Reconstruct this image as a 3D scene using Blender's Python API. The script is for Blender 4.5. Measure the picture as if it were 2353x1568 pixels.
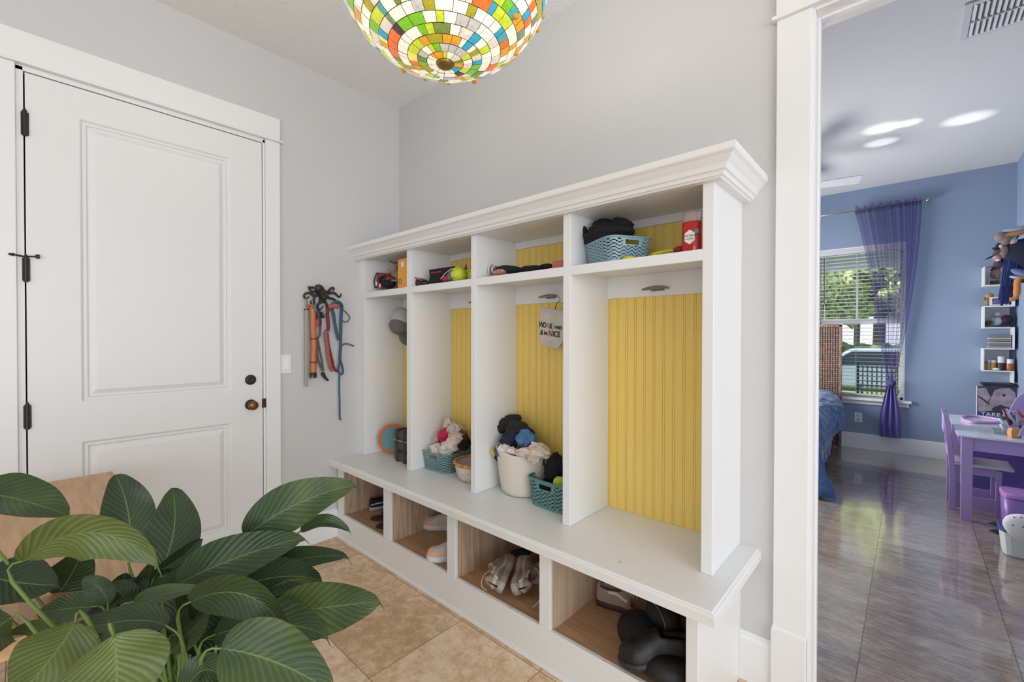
import bpy, bmesh, math, random
from mathutils import Vector, Matrix, Euler, noise
from math import sin, cos, pi
for o in list(bpy.data.objects): bpy.data.objects.remove(o)
SC = bpy.context.scene; COL = SC.collection
R = random.Random(7)
# ---------------------------------------------------------------- camera
W, H = 2353.0, 1568.0
YAW, PITCH, ROLL, F = 0.735974644, -0.00937879102, 0.00129186901, 1012.65075
CAM = Vector((2.90404745, -1.92145579, 1.36))
fw = Vector((-sin(YAW)*cos(PITCH), cos(YAW)*cos(PITCH), sin(PITCH)))
r0 = Vector((cos(YAW), sin(YAW), 0)); u0 = r0.cross(fw)
rt = r0*cos(ROLL)+u0*sin(ROLL); up = u0*cos(ROLL)-r0*sin(ROLL)
cd = bpy.data.cameras.new('camera'); cam = bpy.data.objects.new('camera', cd); COL.objects.link(cam)
cd.sensor_fit = 'HORIZONTAL'; cd.sensor_width = 36; cd.lens = 36*F/W; cd.clip_start = .05; cd.clip_end = 200
M = Matrix((rt, up, -fw)).transposed().to_4x4(); M.translation = CAM; cam.matrix_world = M
SC.camera = cam
# ---------------------------------------------------------------- world, sun, big lights, exposure
wd = bpy.data.worlds.new('world'); SC.world = wd; wd.use_nodes = True
wn = wd.node_tree.nodes; bg = wn['Background']; bg.inputs[0].default_value = (.86, .93, 1, 1); bg.inputs[1].default_value = 1.25
sd = bpy.data.lights.new('sun', 'SUN'); sd.energy = 8.0; sd.angle = .02; sd.color = (1, .95, .86)
sun = bpy.data.objects.new('sun', sd); COL.objects.link(sun); sun.rotation_euler = (math.radians(18), math.radians(-48), 0)
def area(name, loc, target, sx, sy, e, col=(1, 1, 1)):
    l = bpy.data.lights.new(name, 'AREA'); l.shape = 'RECTANGLE'; l.size = sx; l.size_y = sy; l.energy = e; l.color = col
    o = bpy.data.objects.new(name, l); COL.objects.link(o); o.location = loc
    o.rotation_euler = (Vector(target)-Vector(loc)).to_track_quat('-Z', 'Y').to_euler(); return o
area('added_light_hall', (4.0, -6.6, 1.5), (1.2, 0, 1.3), 3.2, 2.2, 48, (.88, .94, 1))  # unseen area light added behind the camera to balance the hall
area('added_light_side', (6.7, -2.6, 1.5), (0, -1.3, 1.4), 3.2, 2.2, 72, (.88, .94, 1))  # unseen area light added for daylight from the open right side
area('added_light_bedroom', (.75, 3.2, 1.15), (3.5, 3.2, .7), 2.2, 1.6, 112, (1, .99, .97))  # unseen area light added as fill for the bedroom
SC.view_settings.view_transform = 'Standard'; SC.view_settings.look = 'None'; SC.view_settings.gamma = 1
SC.view_settings.use_curve_mapping = False; SC.view_settings.exposure = .24
# ---------------------------------------------------------------- helpers
def ray(px, py): return fw+rt*((px-W/2)/F)-up*((py-H/2)/F)
def onp(px, py, ax, v):
    d = ray(px, py); return CAM+d*((v-CAM[ax])/d[ax])
def atd(px, py, dep): return CAM+ray(px, py)*dep
def lin(c): return tuple((x/255/12.92 if x/255 < .04045 else ((x/255+.055)/1.055)**2.4) for x in c)
class NT:
    def __init__(s, name):
        s.m = bpy.data.materials.new(name); s.m.use_nodes = True; s.t = s.m.node_tree; s.n = s.t.nodes
        s.b = s.n['Principled BSDF']; s.out = s.n['Material Output']
    def node(s, typ, **kw):
        q = s.n.new(typ)
        for k, v in kw.items():
            if k.startswith('i'): q.inputs[int(k[1:])].default_value = v
            else: setattr(q, k, v)
        return q
    def link(s, a, b): s.t.links.new(a, b)
    def coord(s, scale=(1, 1, 1), out='Object'):
        c = s.node('ShaderNodeTexCoord'); m = s.node('ShaderNodeMapping'); m.inputs['Scale'].default_value = scale
        s.link(c.outputs[out], m.inputs[0]); return m.outputs[0]
    def noise(s, vec, scale, detail=4, rough=.5, dist=0):
        q = s.node('ShaderNodeTexNoise'); q.inputs['Scale'].default_value = scale; q.inputs['Detail'].default_value = detail
        q.inputs['Roughness'].default_value = rough; q.inputs['Distortion'].default_value = dist
        if vec: s.link(vec, q.inputs['Vector'])
        return q.outputs[0]
    def ramp(s, fac, stops):
        q = s.node('ShaderNodeValToRGB'); e = q.color_ramp.elements
        while len(e) < len(stops): e.new(.5)
        for i, (p, c) in enumerate(stops): e[i].position = p; e[i].color = (*lin(c), 1)
        s.link(fac, q.inputs[0]); return q.outputs[0]
    def math(s, op, a, b=0.0, c=None):
        q = s.node('ShaderNodeMath', operation=op)
        for i, x in enumerate((a, b)+((c,) if c is not None else ())):
            if isinstance(x, (int, float)): q.inputs[i].default_value = x
            else: s.link(x, q.inputs[i])
        return q.outputs[0]
    def mix(s, fac, a, b):
        q = s.node('ShaderNodeMix', data_type='RGBA')
        for i, x in ((0, fac), (6, a), (7, b)):
            if isinstance(x, (int, float)): q.inputs[i].default_value = x
            elif isinstance(x, tuple): q.inputs[i].default_value = (*lin(x), 1)
            else: s.link(x, q.inputs[i])
        return q.outputs[2]
    def sepr(s, c):
        q = s.node('ShaderNodeSeparateColor'); s.link(c, q.inputs[0]); return q.outputs[0]
    def bump(s, h, strength, dist=.002):
        q = s.node('ShaderNodeBump'); q.inputs['Strength'].default_value = strength; q.inputs['Distance'].default_value = dist
        s.link(h, q.inputs['Height']); s.link(q.outputs[0], s.b.inputs['Normal'])
MATS = {}
def mat(name, rgb, rough=.5, metal=0, var=None, bump=None, trans=0, emit=0, alpha=1, stretch=(1, 1, 1), sheen=0, coat=0):
    if name in MATS: return MATS[name]
    q = NT(name); b = q.b; b.inputs['Base Color'].default_value = (*lin(rgb), 1)
    b.inputs['Roughness'].default_value = rough; b.inputs['Metallic'].default_value = metal
    if trans: b.inputs['Transmission Weight'].default_value = trans
    if sheen: b.inputs['Sheen Weight'].default_value = sheen
    if coat: b.inputs['Coat Weight'].default_value = coat
    v = q.coord(stretch)
    if var:
        sc, amt = var; n = q.noise(v, sc, 5, .6)
        a = tuple(max(0, x*(1-amt)) for x in rgb); c = tuple(min(255, x*(1+amt)) for x in rgb)
        q.link(q.ramp(n, [(.3, a), (.7, c)]), b.inputs['Base Color'])
    if bump: q.bump(q.noise(v, bump[0], 4, .55), bump[1], bump[2] if len(bump) > 2 else .002)
    MATS[name] = q.m; return q.m
ORG = {}
class B:
    def __init__(s): s.v = []; s.f = []; s.uv = None; s.col = None
    def add(s, vs, fs):
        o = len(s.v); s.v += [Vector(x) for x in vs]; s.f += [tuple(i+o for i in f) for f in fs]; return s
    def box(s, x0, x1, y0, y1, z0, z1, M=None):
        vs = [Vector((x, y, z)) for z in (z0, z1) for x, y in ((x0, y0), (x1, y0), (x1, y1), (x0, y1))]
        if M: vs = [M@q for q in vs]
        return s.add(vs, [(3, 2, 1, 0), (4, 5, 6, 7), (0, 1, 5, 4), (1, 2, 6, 5), (2, 3, 7, 6), (3, 0, 4, 7)])
    def loft(s, rings, closed=True, cap=True):
        n = len(rings[0]); vs = [p for r in rings for p in r]; fs = []
        for i in range(len(rings)-1):
            for j in range(n if closed else n-1):
                k = (j+1) % n; fs.append((i*n+j, i*n+k, (i+1)*n+k, (i+1)*n+j))
        if cap and closed: fs += [tuple(reversed(range(n))), tuple(range((len(rings)-1)*n, len(rings)*n))]
        return s.add(vs, fs)
    def tube(s, pts, r, n=8, cap=True, flat=1):
        pts = [Vector(p) for p in pts]; rings = []; L = len(pts); nrm = None
        for i, p in enumerate(pts):
            t = (pts[min(i+1, L-1)]-pts[max(i-1, 0)]); t = t.normalized() if t.length > 1e-9 else Vector((0, 0, 1))
            if nrm is None: nrm = t.orthogonal().normalized()
            nrm = nrm-t*nrm.dot(t); nrm = nrm.normalized() if nrm.length > 1e-6 else t.orthogonal().normalized()
            b = t.cross(nrm); rr = r[i] if isinstance(r, (list, tuple)) else r
            rings.append([p+(nrm*cos(2*pi*k/n)+b*sin(2*pi*k/n)*flat)*rr for k in range(n)])
        return s.loft(rings, True, cap)
    def lathe(s, prof, n=24, c=(0, 0, 0), cap=False, M=None, sx=1, sy=1):
        c = Vector(c); rings = [[Vector((r*cos(2*pi*k/n)*sx, r*sin(2*pi*k/n)*sy, z)) for k in range(n)] for r, z in prof]
        rings = [[(M@q if M else q)+c for q in r] for r in rings]
        return s.loft(rings, True, cap)
    def prism(s, poly, a, b, fn):
        n = len(poly); vs = [fn(*p, a) for p in poly]+[fn(*p, b) for p in poly]
        return s.add(vs, [tuple(reversed(range(n))), tuple(range(n, 2*n))]+[(i, (i+1) % n, n+(i+1) % n, n+i) for i in range(n)])
    def grid(s, nu, nv, fn, skip=None, closeu=False):
        m = nu if closeu else nu+1
        vs = [fn(i/nu, j/nv) for j in range(nv+1) for i in range(m)]
        fs = [(j*m+i, j*m+(i+1) % m, (j+1)*m+(i+1) % m, (j+1)*m+i) for j in range(nv) for i in range(nu) if not (skip and skip(i, j))]
        return s.add(vs, fs)
    def blob(s, c, sc, rot=(0, 0, 0), amp=.12, fr=2.0, sub=3, seed=0, ridge=0):
        bm = bmesh.new(); bmesh.ops.create_icosphere(bm, subdivisions=sub, radius=1); E = Euler(rot).to_matrix(); c = Vector(c)
        for v in bm.verts:
            p = v.co.copy(); q = p*fr+Vector((seed*7.3, seed*3.1, seed*1.7))
            d = noise.noise(q)*amp+noise.noise(q*2.3)*amp*.5
            if ridge:
                n1 = noise.noise(q*.8+Vector((3, 1, seed))); n2 = noise.noise(q*1.3+Vector((8, 4, seed)))
                d += ridge*(.24*sin(n1*10+n2*3)+.10*sin(n2*9+q.x*2))
            p *= 1+d; v.co = E@Vector((p.x*sc[0], p.y*sc[1], p.z*sc[2]))+c
        bm.verts.index_update(); s.add([v.co for v in bm.verts], [tuple(v.index for v in f.verts) for f in bm.faces]); bm.free(); return s
    def build(s, name, m, parent=None, smooth=False, bevel=0, solid=0, sub=0, org=None, uv=None):
        o0 = ORG.get(parent, Vector((0, 0, 0))) if parent else Vector(org or (0, 0, 0))
        me = bpy.data.meshes.new(name); me.from_pydata([v-o0 for v in s.v], [], s.f); me.update()
        if m: 
            for x in (m if isinstance(m, list) else [m]): me.materials.append(x)
        if smooth: me.polygons.foreach_set('use_smooth', [True]*len(me.polygons))
        if uv:
            l = me.uv_layers.new(name='UVMap')
            for lo in me.loops: l.data[lo.index].uv = uv[lo.vertex_index]
        bm = bmesh.new(); bm.from_mesh(me); bmesh.ops.recalc_face_normals(bm, faces=bm.faces) if not s.uv else None; bm.to_mesh(me); bm.free()
        o = bpy.data.objects.new(name, me); COL.objects.link(o)
        if parent: o.parent = parent; ORG[o] = o0
        else: o.location = o0; ORG[o] = o0
        if solid: q = o.modifiers.new('s', 'SOLIDIFY'); q.thickness = solid; q.offset = 0
        if bevel: q = o.modifiers.new('b', 'BEVEL'); q.width = bevel; q.segments = 2; q.limit_method = 'ANGLE'; q.angle_limit = .7
        if sub: q = o.modifiers.new('u', 'SUBSURF'); q.levels = sub; q.render_levels = sub
        return o
def tag(o, label, cat, group=None):
    o['label'] = label; o['category'] = cat
    if group: o['group'] = group
    return o
def root(name, label, cat, loc=(0, 0, 0), group=None):
    o = bpy.data.objects.new(name, None); COL.objects.link(o); o.location = loc; o.empty_display_size = .05; ORG[o] = Vector(loc)
    return tag(o, label, cat, group)
def struct(o): o['kind'] = 'structure'; return o
def copy_tree(o, parent=None):
    c = o.copy(); COL.objects.link(c)
    if parent: c.parent = parent
    for ch in o.children: copy_tree(ch, c)
    return c
def smoothp(pts, k=4):
    pts = [Vector(p) for p in pts]; out = []
    for i in range(len(pts)-1):
        a, b, c, d = pts[max(i-1, 0)], pts[i], pts[i+1], pts[min(i+2, len(pts)-1)]
        for j in range(k):
            t = j/k; out.append(.5*((2*b)+(c-a)*t+(2*a-5*b+4*c-d)*t*t+(3*b-a-3*c+d)*t**3))
    return out+[pts[-1]]
def text(name, s, m, size, mtx, parent, ext=.0006, font_bold=0, shear=0, width=1):
    cu = bpy.data.curves.new('t', 'FONT'); cu.body = s; cu.size = size; cu.extrude = ext; cu.offset = font_bold; cu.shear = shear
    cu.align_x = 'CENTER'; cu.align_y = 'CENTER'; t = bpy.data.objects.new('t', cu); COL.objects.link(t)
    bpy.context.view_layer.update(); me = bpy.data.meshes.new_from_object(t.evaluated_get(bpy.context.evaluated_depsgraph_get()))
    bpy.data.objects.remove(t); me.name = name; me.materials.clear(); me.materials.append(m)
    o0 = ORG.get(parent, Vector((0, 0, 0)))
    for v in me.vertices:
        q = v.co.copy(); q.x *= width; v.co = mtx@q-o0
    o = bpy.data.objects.new(name, me); COL.objects.link(o); o.parent = parent; ORG[o] = o0; return o
def frame(c, x, z):   # matrix with local x -> x dir, y -> z dir (up), z -> outward
    x = Vector(x).normalized(); z = Vector(z); z = (z-x*z.dot(x)).normalized(); n = x.cross(z)
    m = Matrix((x, z, n)).transposed().to_4x4(); m.translation = Vector(c); return m
# ---------------------------------------------------------------- materials
m_wall = mat('grey_wall_paint', (207, 206, 206), .75, bump=(180, .12, .001))
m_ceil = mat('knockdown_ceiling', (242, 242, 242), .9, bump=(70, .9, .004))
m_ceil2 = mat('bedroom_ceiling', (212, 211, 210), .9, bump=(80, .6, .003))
m_white = mat('white_trim_paint', (236, 236, 236), .38, bump=(30, .03, .001))
m_door = mat('white_door_paint', (232, 232, 232), .4, bump=(25, .03, .001))
m_blue = mat('blue_wall_paint', (138, 156, 182), .75, bump=(160, .12, .001))
m_bronze = mat('dark_bronze', (62, 56, 52), .42, .7)
m_copper = mat('worn_copper', (138, 88, 60), .32, .9)
m_black = mat('black_cloth', (24, 24, 27), .9, bump=(160, .4))
def painted():
    q = NT('scuffed_white_paint'); v = q.coord(); n1 = q.noise(v, 55, 6, .7); n2 = q.noise(v, 6, 3)
    m1 = q.math('MULTIPLY', q.math('GREATER_THAN', n1, .685), q.math('GREATER_THAN', n2, .5))
    n3 = q.noise(q.coord((2, 2, 30)), 9, 4, .6); sc = q.math('GREATER_THAN', n3, .70)
    k = q.math('MAXIMUM', m1, q.math('MULTIPLY', sc, .5))
    q.link(q.mix(q.math('MULTIPLY', k, .75), (234, 234, 233), (120, 116, 110)), q.b.inputs['Base Color'])
    q.b.inputs['Roughness'].default_value = .36; q.bump(q.noise(v, 40, 3), .06, .002); return q.m
m_scuff = painted()
def wood(name, a, b, sc=(14, 14, 1.2), rough=.5, s=3):
    q = NT(name); v = q.coord(sc); n = q.noise(v, s, 6, .6, .6); n2 = q.noise(q.coord((sc[0]*8, sc[1]*8, sc[2]*3)), s*2, 3)
    f = q.math('ADD', q.math('MULTIPLY', n, .8), q.math('MULTIPLY', n2, .2))
    q.link(q.ramp(f, [(.3, a), (.68, b)]), q.b.inputs['Base Color']); q.b.inputs['Roughness'].default_value = rough
    q.bump(f, .1, .001); return q.m
m_wood = wood('cubby_wood', (150, 120, 97), (212, 184, 160))
m_woodl = wood('cubby_wood_light', (186, 158, 132), (214, 188, 162))
m_woodf = wood('cubby_floor_wood', (168, 128, 94), (204, 164, 126), (1.4, 12, 12))
m_slab = wood('oak_slab', (176, 132, 92), (214, 172, 126), (1.5, 16, 16), .45)
def yellow():
    q = NT('yellow_beadboard'); v = q.coord((18, 18, 1.6)); n = q.noise(v, 3, 5)
    q.link(q.ramp(n, [(.3, (242, 209, 110)), (.7, (246, 214, 118))]), q.b.inputs['Base Color']); q.b.inputs['Roughness'].default_value = .55
    q.bump(q.noise(q.coord(), 90, 3), .1, .001); return q.m
m_yel = yellow()
def tiles(name, pal, x0, y0, sx, sy, rough, streak, grout, spot=1.0, st=(.36, .5, .64)):
    q = NT(name); c = q.node('ShaderNodeTexCoord').outputs['Object']; sp = q.node('ShaderNodeSeparateXYZ'); q.link(c, sp.inputs[0])
    fx = q.math('DIVIDE', q.math('SUBTRACT', sp.outputs[0], x0), sx); fy = q.math('DIVIDE', q.math('SUBTRACT', sp.outputs[1], y0), sy)
    gx = q.math('ABSOLUTE', q.math('SUBTRACT', q.math('FRACT', fx), .5)); gy = q.math('ABSOLUTE', q.math('SUBTRACT', q.math('FRACT', fy), .5))
    g = q.math('GREATER_THAN', q.math('MAXIMUM', gx, gy), .5-.0017/sx)
    cb = q.node('ShaderNodeCombineXYZ'); q.link(q.math('FLOOR', fx), cb.inputs[0]); q.link(q.math('FLOOR', fy), cb.inputs[1])
    wn_ = q.node('ShaderNodeTexWhiteNoise'); q.link(cb.outputs[0], wn_.inputs[0])
    off = q.node('ShaderNodeVectorMath', operation='MULTIPLY_ADD'); q.link(wn_.outputs['Color'], off.inputs[0]); off.inputs[1].default_value = (9, 9, 9); q.link(c, off.inputs[2])
    mp = q.node('ShaderNodeMapping'); mp.inputs['Scale'].default_value = streak; q.link(off.outputs[0], mp.inputs[0])
    n = q.noise(mp.outputs[0], 5, 9, .68, .4); n2 = q.noise(mp.outputs[0], 26, 6, .75)
    f = q.math('ADD', q.math('MULTIPLY', n, .42), q.math('MULTIPLY', n2, .58)); f = q.math('ADD', f, q.math('MULTIPLY', q.math('SUBTRACT', wn_.outputs['Value'], .5), .10))
    col = q.ramp(f, [(st[0], pal[0]), (st[1], pal[1]), (st[2], pal[2])])
    pit = q.math('GREATER_THAN', q.noise(mp.outputs[0], 70, 3, .6), .70); col = q.mix(q.math('MULTIPLY', pit, .5*spot), col, pal[2])
    pit2 = q.math('LESS_THAN', q.noise(mp.outputs[0], 60, 3, .6), .31); col = q.mix(q.math('MULTIPLY', pit2, .55*spot), col, pal[0])
    q.link(q.mix(g, col, grout), q.b.inputs['Base Color'])
    q.link(q.math('ADD', rough, q.math('MULTIPLY', g, .5)), q.b.inputs['Roughness'])
    h = q.math('SUBTRACT', q.math('MULTIPLY', n2, .25), g); q.bump(h, .12 if rough > .2 else .05, .002); return q.m
m_floor = tiles('travertine_warm_lit', [(196, 162, 126), (222, 190, 154), (238, 214, 184)], 2.75, -.041, .478, .4855, .38, (1, 1, 1), (150, 124, 94), 1, (.41, .5, .60))
m_floor2 = tiles('travertine_cool_lit_polished', [(122, 107, 96), (158, 143, 131), (190, 177, 165)], 2.75, -.085, .4925, .4925, .10, (.7, 3, 1), (84, 72, 63))  # same travertine as the hall; each room's light tint is put into its colours

for k_, v_ in (('Coat Weight', .8), ('Coat Roughness', .07), ('Coat IOR', 1.75)): m_floor2.node_tree.nodes['Principled BSDF'].inputs[k_].default_value = v_
# ---------------------------------------------------------------- room shell
XR = 3.70; ZC = 3.094; ZB = 3.165; YB = 4.928; DX0, DX1, DZ = 2.64, 3.5, 2.545
b = B(); b.box(-.14, 0, -7.5, -1.945, 0, ZC+.1); b.box(-.14, 0, -.945, .12, 0, ZC+.1); b.box(-.14, 0, -1.945, -.945, 2.55, ZC+.1); struct(b.build('wall_left', m_wall))
bb = B(); bb.box(0, DX0-.012, 0, .12, 0, ZC+.1); bb.box(DX0-.012, DX1+.012, 0, .12, DZ+.007, ZC+.1); bb.box(DX1+.012, 7, 0, .12, 0, ZC+.1)
struct(bb.build('wall_back', m_wall))
struct(B().box(-.14, 7, -7.5, .06, -.12, 0).build('floor', m_floor))
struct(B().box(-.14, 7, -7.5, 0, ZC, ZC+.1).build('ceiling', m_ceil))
struct(B().box(-.14, 7, -7.6, -7.5, 0, ZC+.1).build('wall_rear', m_wall))
struct(B().box(0, 4.2, .06, YB+.14, -.12, 0).build('floor.001', m_floor2))
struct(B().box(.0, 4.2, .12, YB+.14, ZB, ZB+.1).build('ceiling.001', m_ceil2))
WX0, WX1, WZ0, WZ1 = 1.99, 2.852, .60, 2.47
bb = B(); bb.box(0, WX0, YB, YB+.14, 0, ZB); bb.box(WX1, XR, YB, YB+.14, 0, ZB); bb.box(WX0, WX1, YB, YB+.14, 0, WZ0); bb.box(WX0, WX1, YB, YB+.14, WZ1, ZB)
struct(bb.build('wall_back.001', m_blue))
struct(B().box(XR, XR+.14, .12, YB+.14, 0, ZB).build('wall_right', m_blue))
struct(B().box(-.14, 0, .12, YB+.14, 0, ZB).build('wall_left.001', m_blue))
struct(B().box(.0, DX0-.02, .121, .135, 0, ZB).build('wall_front', m_blue))
# baseboards
def baseb(name, poly_fn, L0, L1):
    prof = [(0, 0), (.016, 0), (.016, .165), (.012, .178), (.012, .186), (.006, .192), (0, .192)]
    return struct(B().prism(prof, L0, L1, poly_fn).build(name, m_white))
baseb('baseboard_left', lambda d, z, t: Vector((d, t, z)), -.863, -.50)
baseb('baseboard_back', lambda d, z, t: Vector((t, -d, z)), 2.4045, 2.5165)
struct(B().box(0, XR, YB-.016, YB, 0, .188).build('baseboard_back.001', m_white, bevel=.003))
struct(B().box(XR-.016, XR, .12, YB-.016, 0, .188).build('baseboard_right', m_white, bevel=.003))
# entry door on left wall
d1 = bpy.data.objects.new('door_1', None); COL.objects.link(d1); d1.location = (0, -1.44, 0); ORG[d1] = Vector((0, -1.44, 0)); struct(d1)
def door_slab():
    y0, y1, z0, z1 = -1.917, -.962, .012, 2.522; xs = .004; b = B()
    P = [((-1.746, -1.127), (1.049, 2.384)), ((-1.746, -1.127), (.235, .862))]
    b.box(-.03, -.02, y0, y1, z0, z1)
    ys = [y0, -1.746, -1.127, y1]; zs = [z0, .235, .862, 1.049, 2.384, z1]
    for i in range(3):
        for j in range(5):
            if i == 1 and j in (1, 3): continue
            b.box(-.02, xs, ys[i], ys[i+1], zs[j], zs[j+1])
    for (a, c), (e, g) in P:    # moulded raised panel: rings stepping in
        steps = [(0, xs), (.004, xs-.002), (.010, xs-.010), (.018, xs-.010), (.022, xs-.006), (.028, xs-.013), (.034, xs-.013), (.056, xs-.002), (.30, xs-.002)]
        rings = [[(x, a+o, e+o), (x, c-o, e+o), (x, c-o, g-o), (x, a+o, g-o)] for o, x in steps[:-1]]
        o = steps[-2][0]; b.loft([[Vector(q) for q in r] for r in rings], True, False)
        b.add([(xs-.002, a+o, e+o), (xs-.002, c-o, e+o), (xs-.002, c-o, g-o), (xs-.002, a+o, g-o)], [(0, 1, 2, 3)])
    return b
door_slab().build('door_slab', m_door, d1)
b = B(); b.box(-.03, .004, -1.945, -1.922, 0, 2.545); b.box(-.03, .004, -.957, -.945, 0, 2.545); b.box(-.03, .004, -1.945, -.945, 2.528, 2.55); b.build('door_frame', m_white, d1, bevel=.001)
B().box(-.10, -.031, -1.95, -.94, 0, 2.55).build('door_gap', mat('dark_gap', (40, 40, 40), .9), d1)
for z in (2.297, 1.655, 1.003):
    h = B().tube([(.010, -1.918, z-.055), (.010, -1.918, z+.055)], .0085, 10)
    h.tube([(.010, -1.918, z+.055), (.010, -1.918, z+.066)], [.006, .003], 8); h.box(.003, .006, -1.93, -1.905, z-.05, z+.05); h.build('hinge', m_bronze, d1, smooth=False)
b = B().tube([(.012, -1.918, 1.71), (.014, -1.935, 1.712), (.022, -1.955, 1.715)], [.004, .004, .003], 8).tube([(.020, -1.952, 1.714), (.024, -1.968, 1.714)], [.007, .004], 8)
b.tube([(.012, -1.918, 1.712), (.012, -1.885, 1.716)], .0035, 8).tube([(.012, -1.889, 1.716), (.012, -1.876, 1.716)], .009, 10); b.build('hinge_stop', m_bronze, d1)
def lathex(prof, c, n=28): return B().lathe(prof, n, c, True, Matrix.Rotation(pi/2, 4, 'Y'))
k = lathex([(.028, 0), (.030, .004), (.026, .012), (.018, .016)], (.004, -1.028, 1.104)).build('deadbolt', m_bronze, d1, smooth=False)
B().box(.018, .030, -1.045, -1.011, 1.097, 1.111).build('thumb_turn', m_bronze, k, bevel=.003)
k = lathex([(.030, 0), (.031, .004), (.026, .010), (.012, .013), (.012, .035)], (.004, -1.028, .956)).build('knob_rosette', m_bronze, d1)
lathex([(.012, 0), (.022, .006), (.027, .016), (.026, .026), (.018, .032), (.006, .033)], (.034, -1.028, .956)).build('door_knob', m_copper, k, smooth=True)
B().box(.003, .006, -.966, -.944, .93, .985).build('strike_plate', m_bronze, d1)
# door casings
def casing_left():
    b = B(); b.box(0, .018, -.944, -.863, 0, 2.55); b.build('trim_1', m_white, bevel=.003)
    b = B(); b.box(0, .018, -2.03, -1.945, 0, 2.55); b.build('trim_2', m_white, bevel=.003)
    b = B(); b.box(0, .022, -2.06, -.863, 2.562, 2.694); b.box(0, .034, -2.07, -.847, 2.55, 2.562); b.build('trim_3', m_white, bevel=.003)
casing_left()
b = B(); b.box(2.521, 2.632, -.019, 0, .262, 2.548); b.build('trim_4', m_white, bevel=.003)
b = B(); b.box(2.516, 2.628, -.027, 0, 0, .252); b.prism([(0, .252), (-.027, .252), (-.020, .264), (0, .264)], 2.518, 2.630, lambda y, z, t: Vector((t, y, z))); b.build('trim_5', m_white, bevel=.002)
b = B(); b.box(2.519, 3.64, -.022, 0, 2.562, 2.70); b.box(2.506, 3.65, -.034, 0, 2.548, 2.562); b.build('trim_6', m_white, bevel=.003)
b = B(); b.box(3.51, 3.62, -.019, 0, 0, 2.548); b.build('trim_7', m_white, bevel=.003)
b = B(); b.box(2.6285, 2.641, -.004, .132, 0, DZ+.006); b.box(2.641, 2.650, .045, .075, 0, DZ-.006); b.box(DX1, DX1+.012, -.004, .132, 0, DZ+.006); b.box(2.641, DX1, -.004, .132, DZ-.006, DZ+.006); b.box(2.650, DX1, .045, .075, DZ-.018, DZ-.006)
b.build('trim_8', m_white, bevel=.002)
for o in list(bpy.data.objects):
    if o.name.startswith('trim_'): struct(o)
# light switch
s = root('light_switch', 'white rocker light switch plate on the grey wall beside the entry door', 'light switch', (0, -.826, 1.188))
B().box(0, .006, -.863, -.795, 1.130, 1.246).build('cover_plate', m_white, s, bevel=.002)
B().box(.006, .010, -.845, -.812, 1.155, 1.221).build('rocker', mat('switch_white', (244, 244, 244), .3), s, bevel=.002)

# ---------------------------------------------------------------- hall lockers
ZB0 = .533; YF = -.335
LK = root('hall_locker_bench', 'white built-in locker bench with four yellow-backed bays and shoe cubbies below', 'locker bench', (1.2, -.25, 0))
XS = [.078, .586, .631, 1.173, 1.210, 1.769, 1.808, 2.362]   # clear faces of stiles
b = B(); b.box(.016, 2.412, -.50, -.482, 0, .165)
b.prism([(-.50, 0), (-.508, 0), (-.503, .02), (-.50, .02)], .016, 2.412, lambda y, z, t: Vector((t, y, z))); b.build('toe_board', m_scuff, LK, bevel=.002)
FX = [.016, .078, .586, .66, 1.175, 1.239, 1.77, 1.826, 2.373, 2.412]
for i in range(0, 10, 2): B().box(FX[i], FX[i+1], -.50, -.482, .165, .485).build('face_stile', m_scuff, LK, bevel=.002)
B().box(.016, 2.412, -.499, -.482, .478, .492).build('face_rail', m_scuff, LK)
for i in range(4):
    x0, x1 = FX[2*i+1], FX[2*i+2]
    B().box(x0-.03, x1+.03, -.482, -.004, .140, .155).build('cubby_floor', m_woodf, LK)
    q = B(); q.box(x0-.014, x0-.001, -.482, -.004, .155, .49); q.box(x1+.001, x1+.014, -.482, -.004, .155, .49); q.box(x0-.014, x1+.014, -.010, -.002, .155, .49)
    q.build('cubby_lining', m_woodl if i == 3 else m_wood, LK)
B().box(2.396, 2.404, -.482, 0, 0, .492).build('base_side_panel', m_scuff, LK, bevel=.001)
# bench top with routed nose
prof = [(0, .492), (-.5515, .492), (-.5515, .522), (-.5485, .527), (-.544, .5285), (-.540, .533), (0, .533)]
b = B(); b.box(0, 2.401, -.476, 0, .493, .5325)
bp_ = [(0, .492), (.0765, .492), (.0765, .522), (.0735, .527), (.069, .5285), (.065, .533), (0, .533)]
b.loft([[Vector((0, -.475-o, z)) for o, z in bp_], [Vector((2.40+o, -.475-o, z)) for o, z in bp_], [Vector((2.40+o, 0, z)) for o, z in bp_]])
b.build('bench_top', m_scuff, LK)
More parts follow.
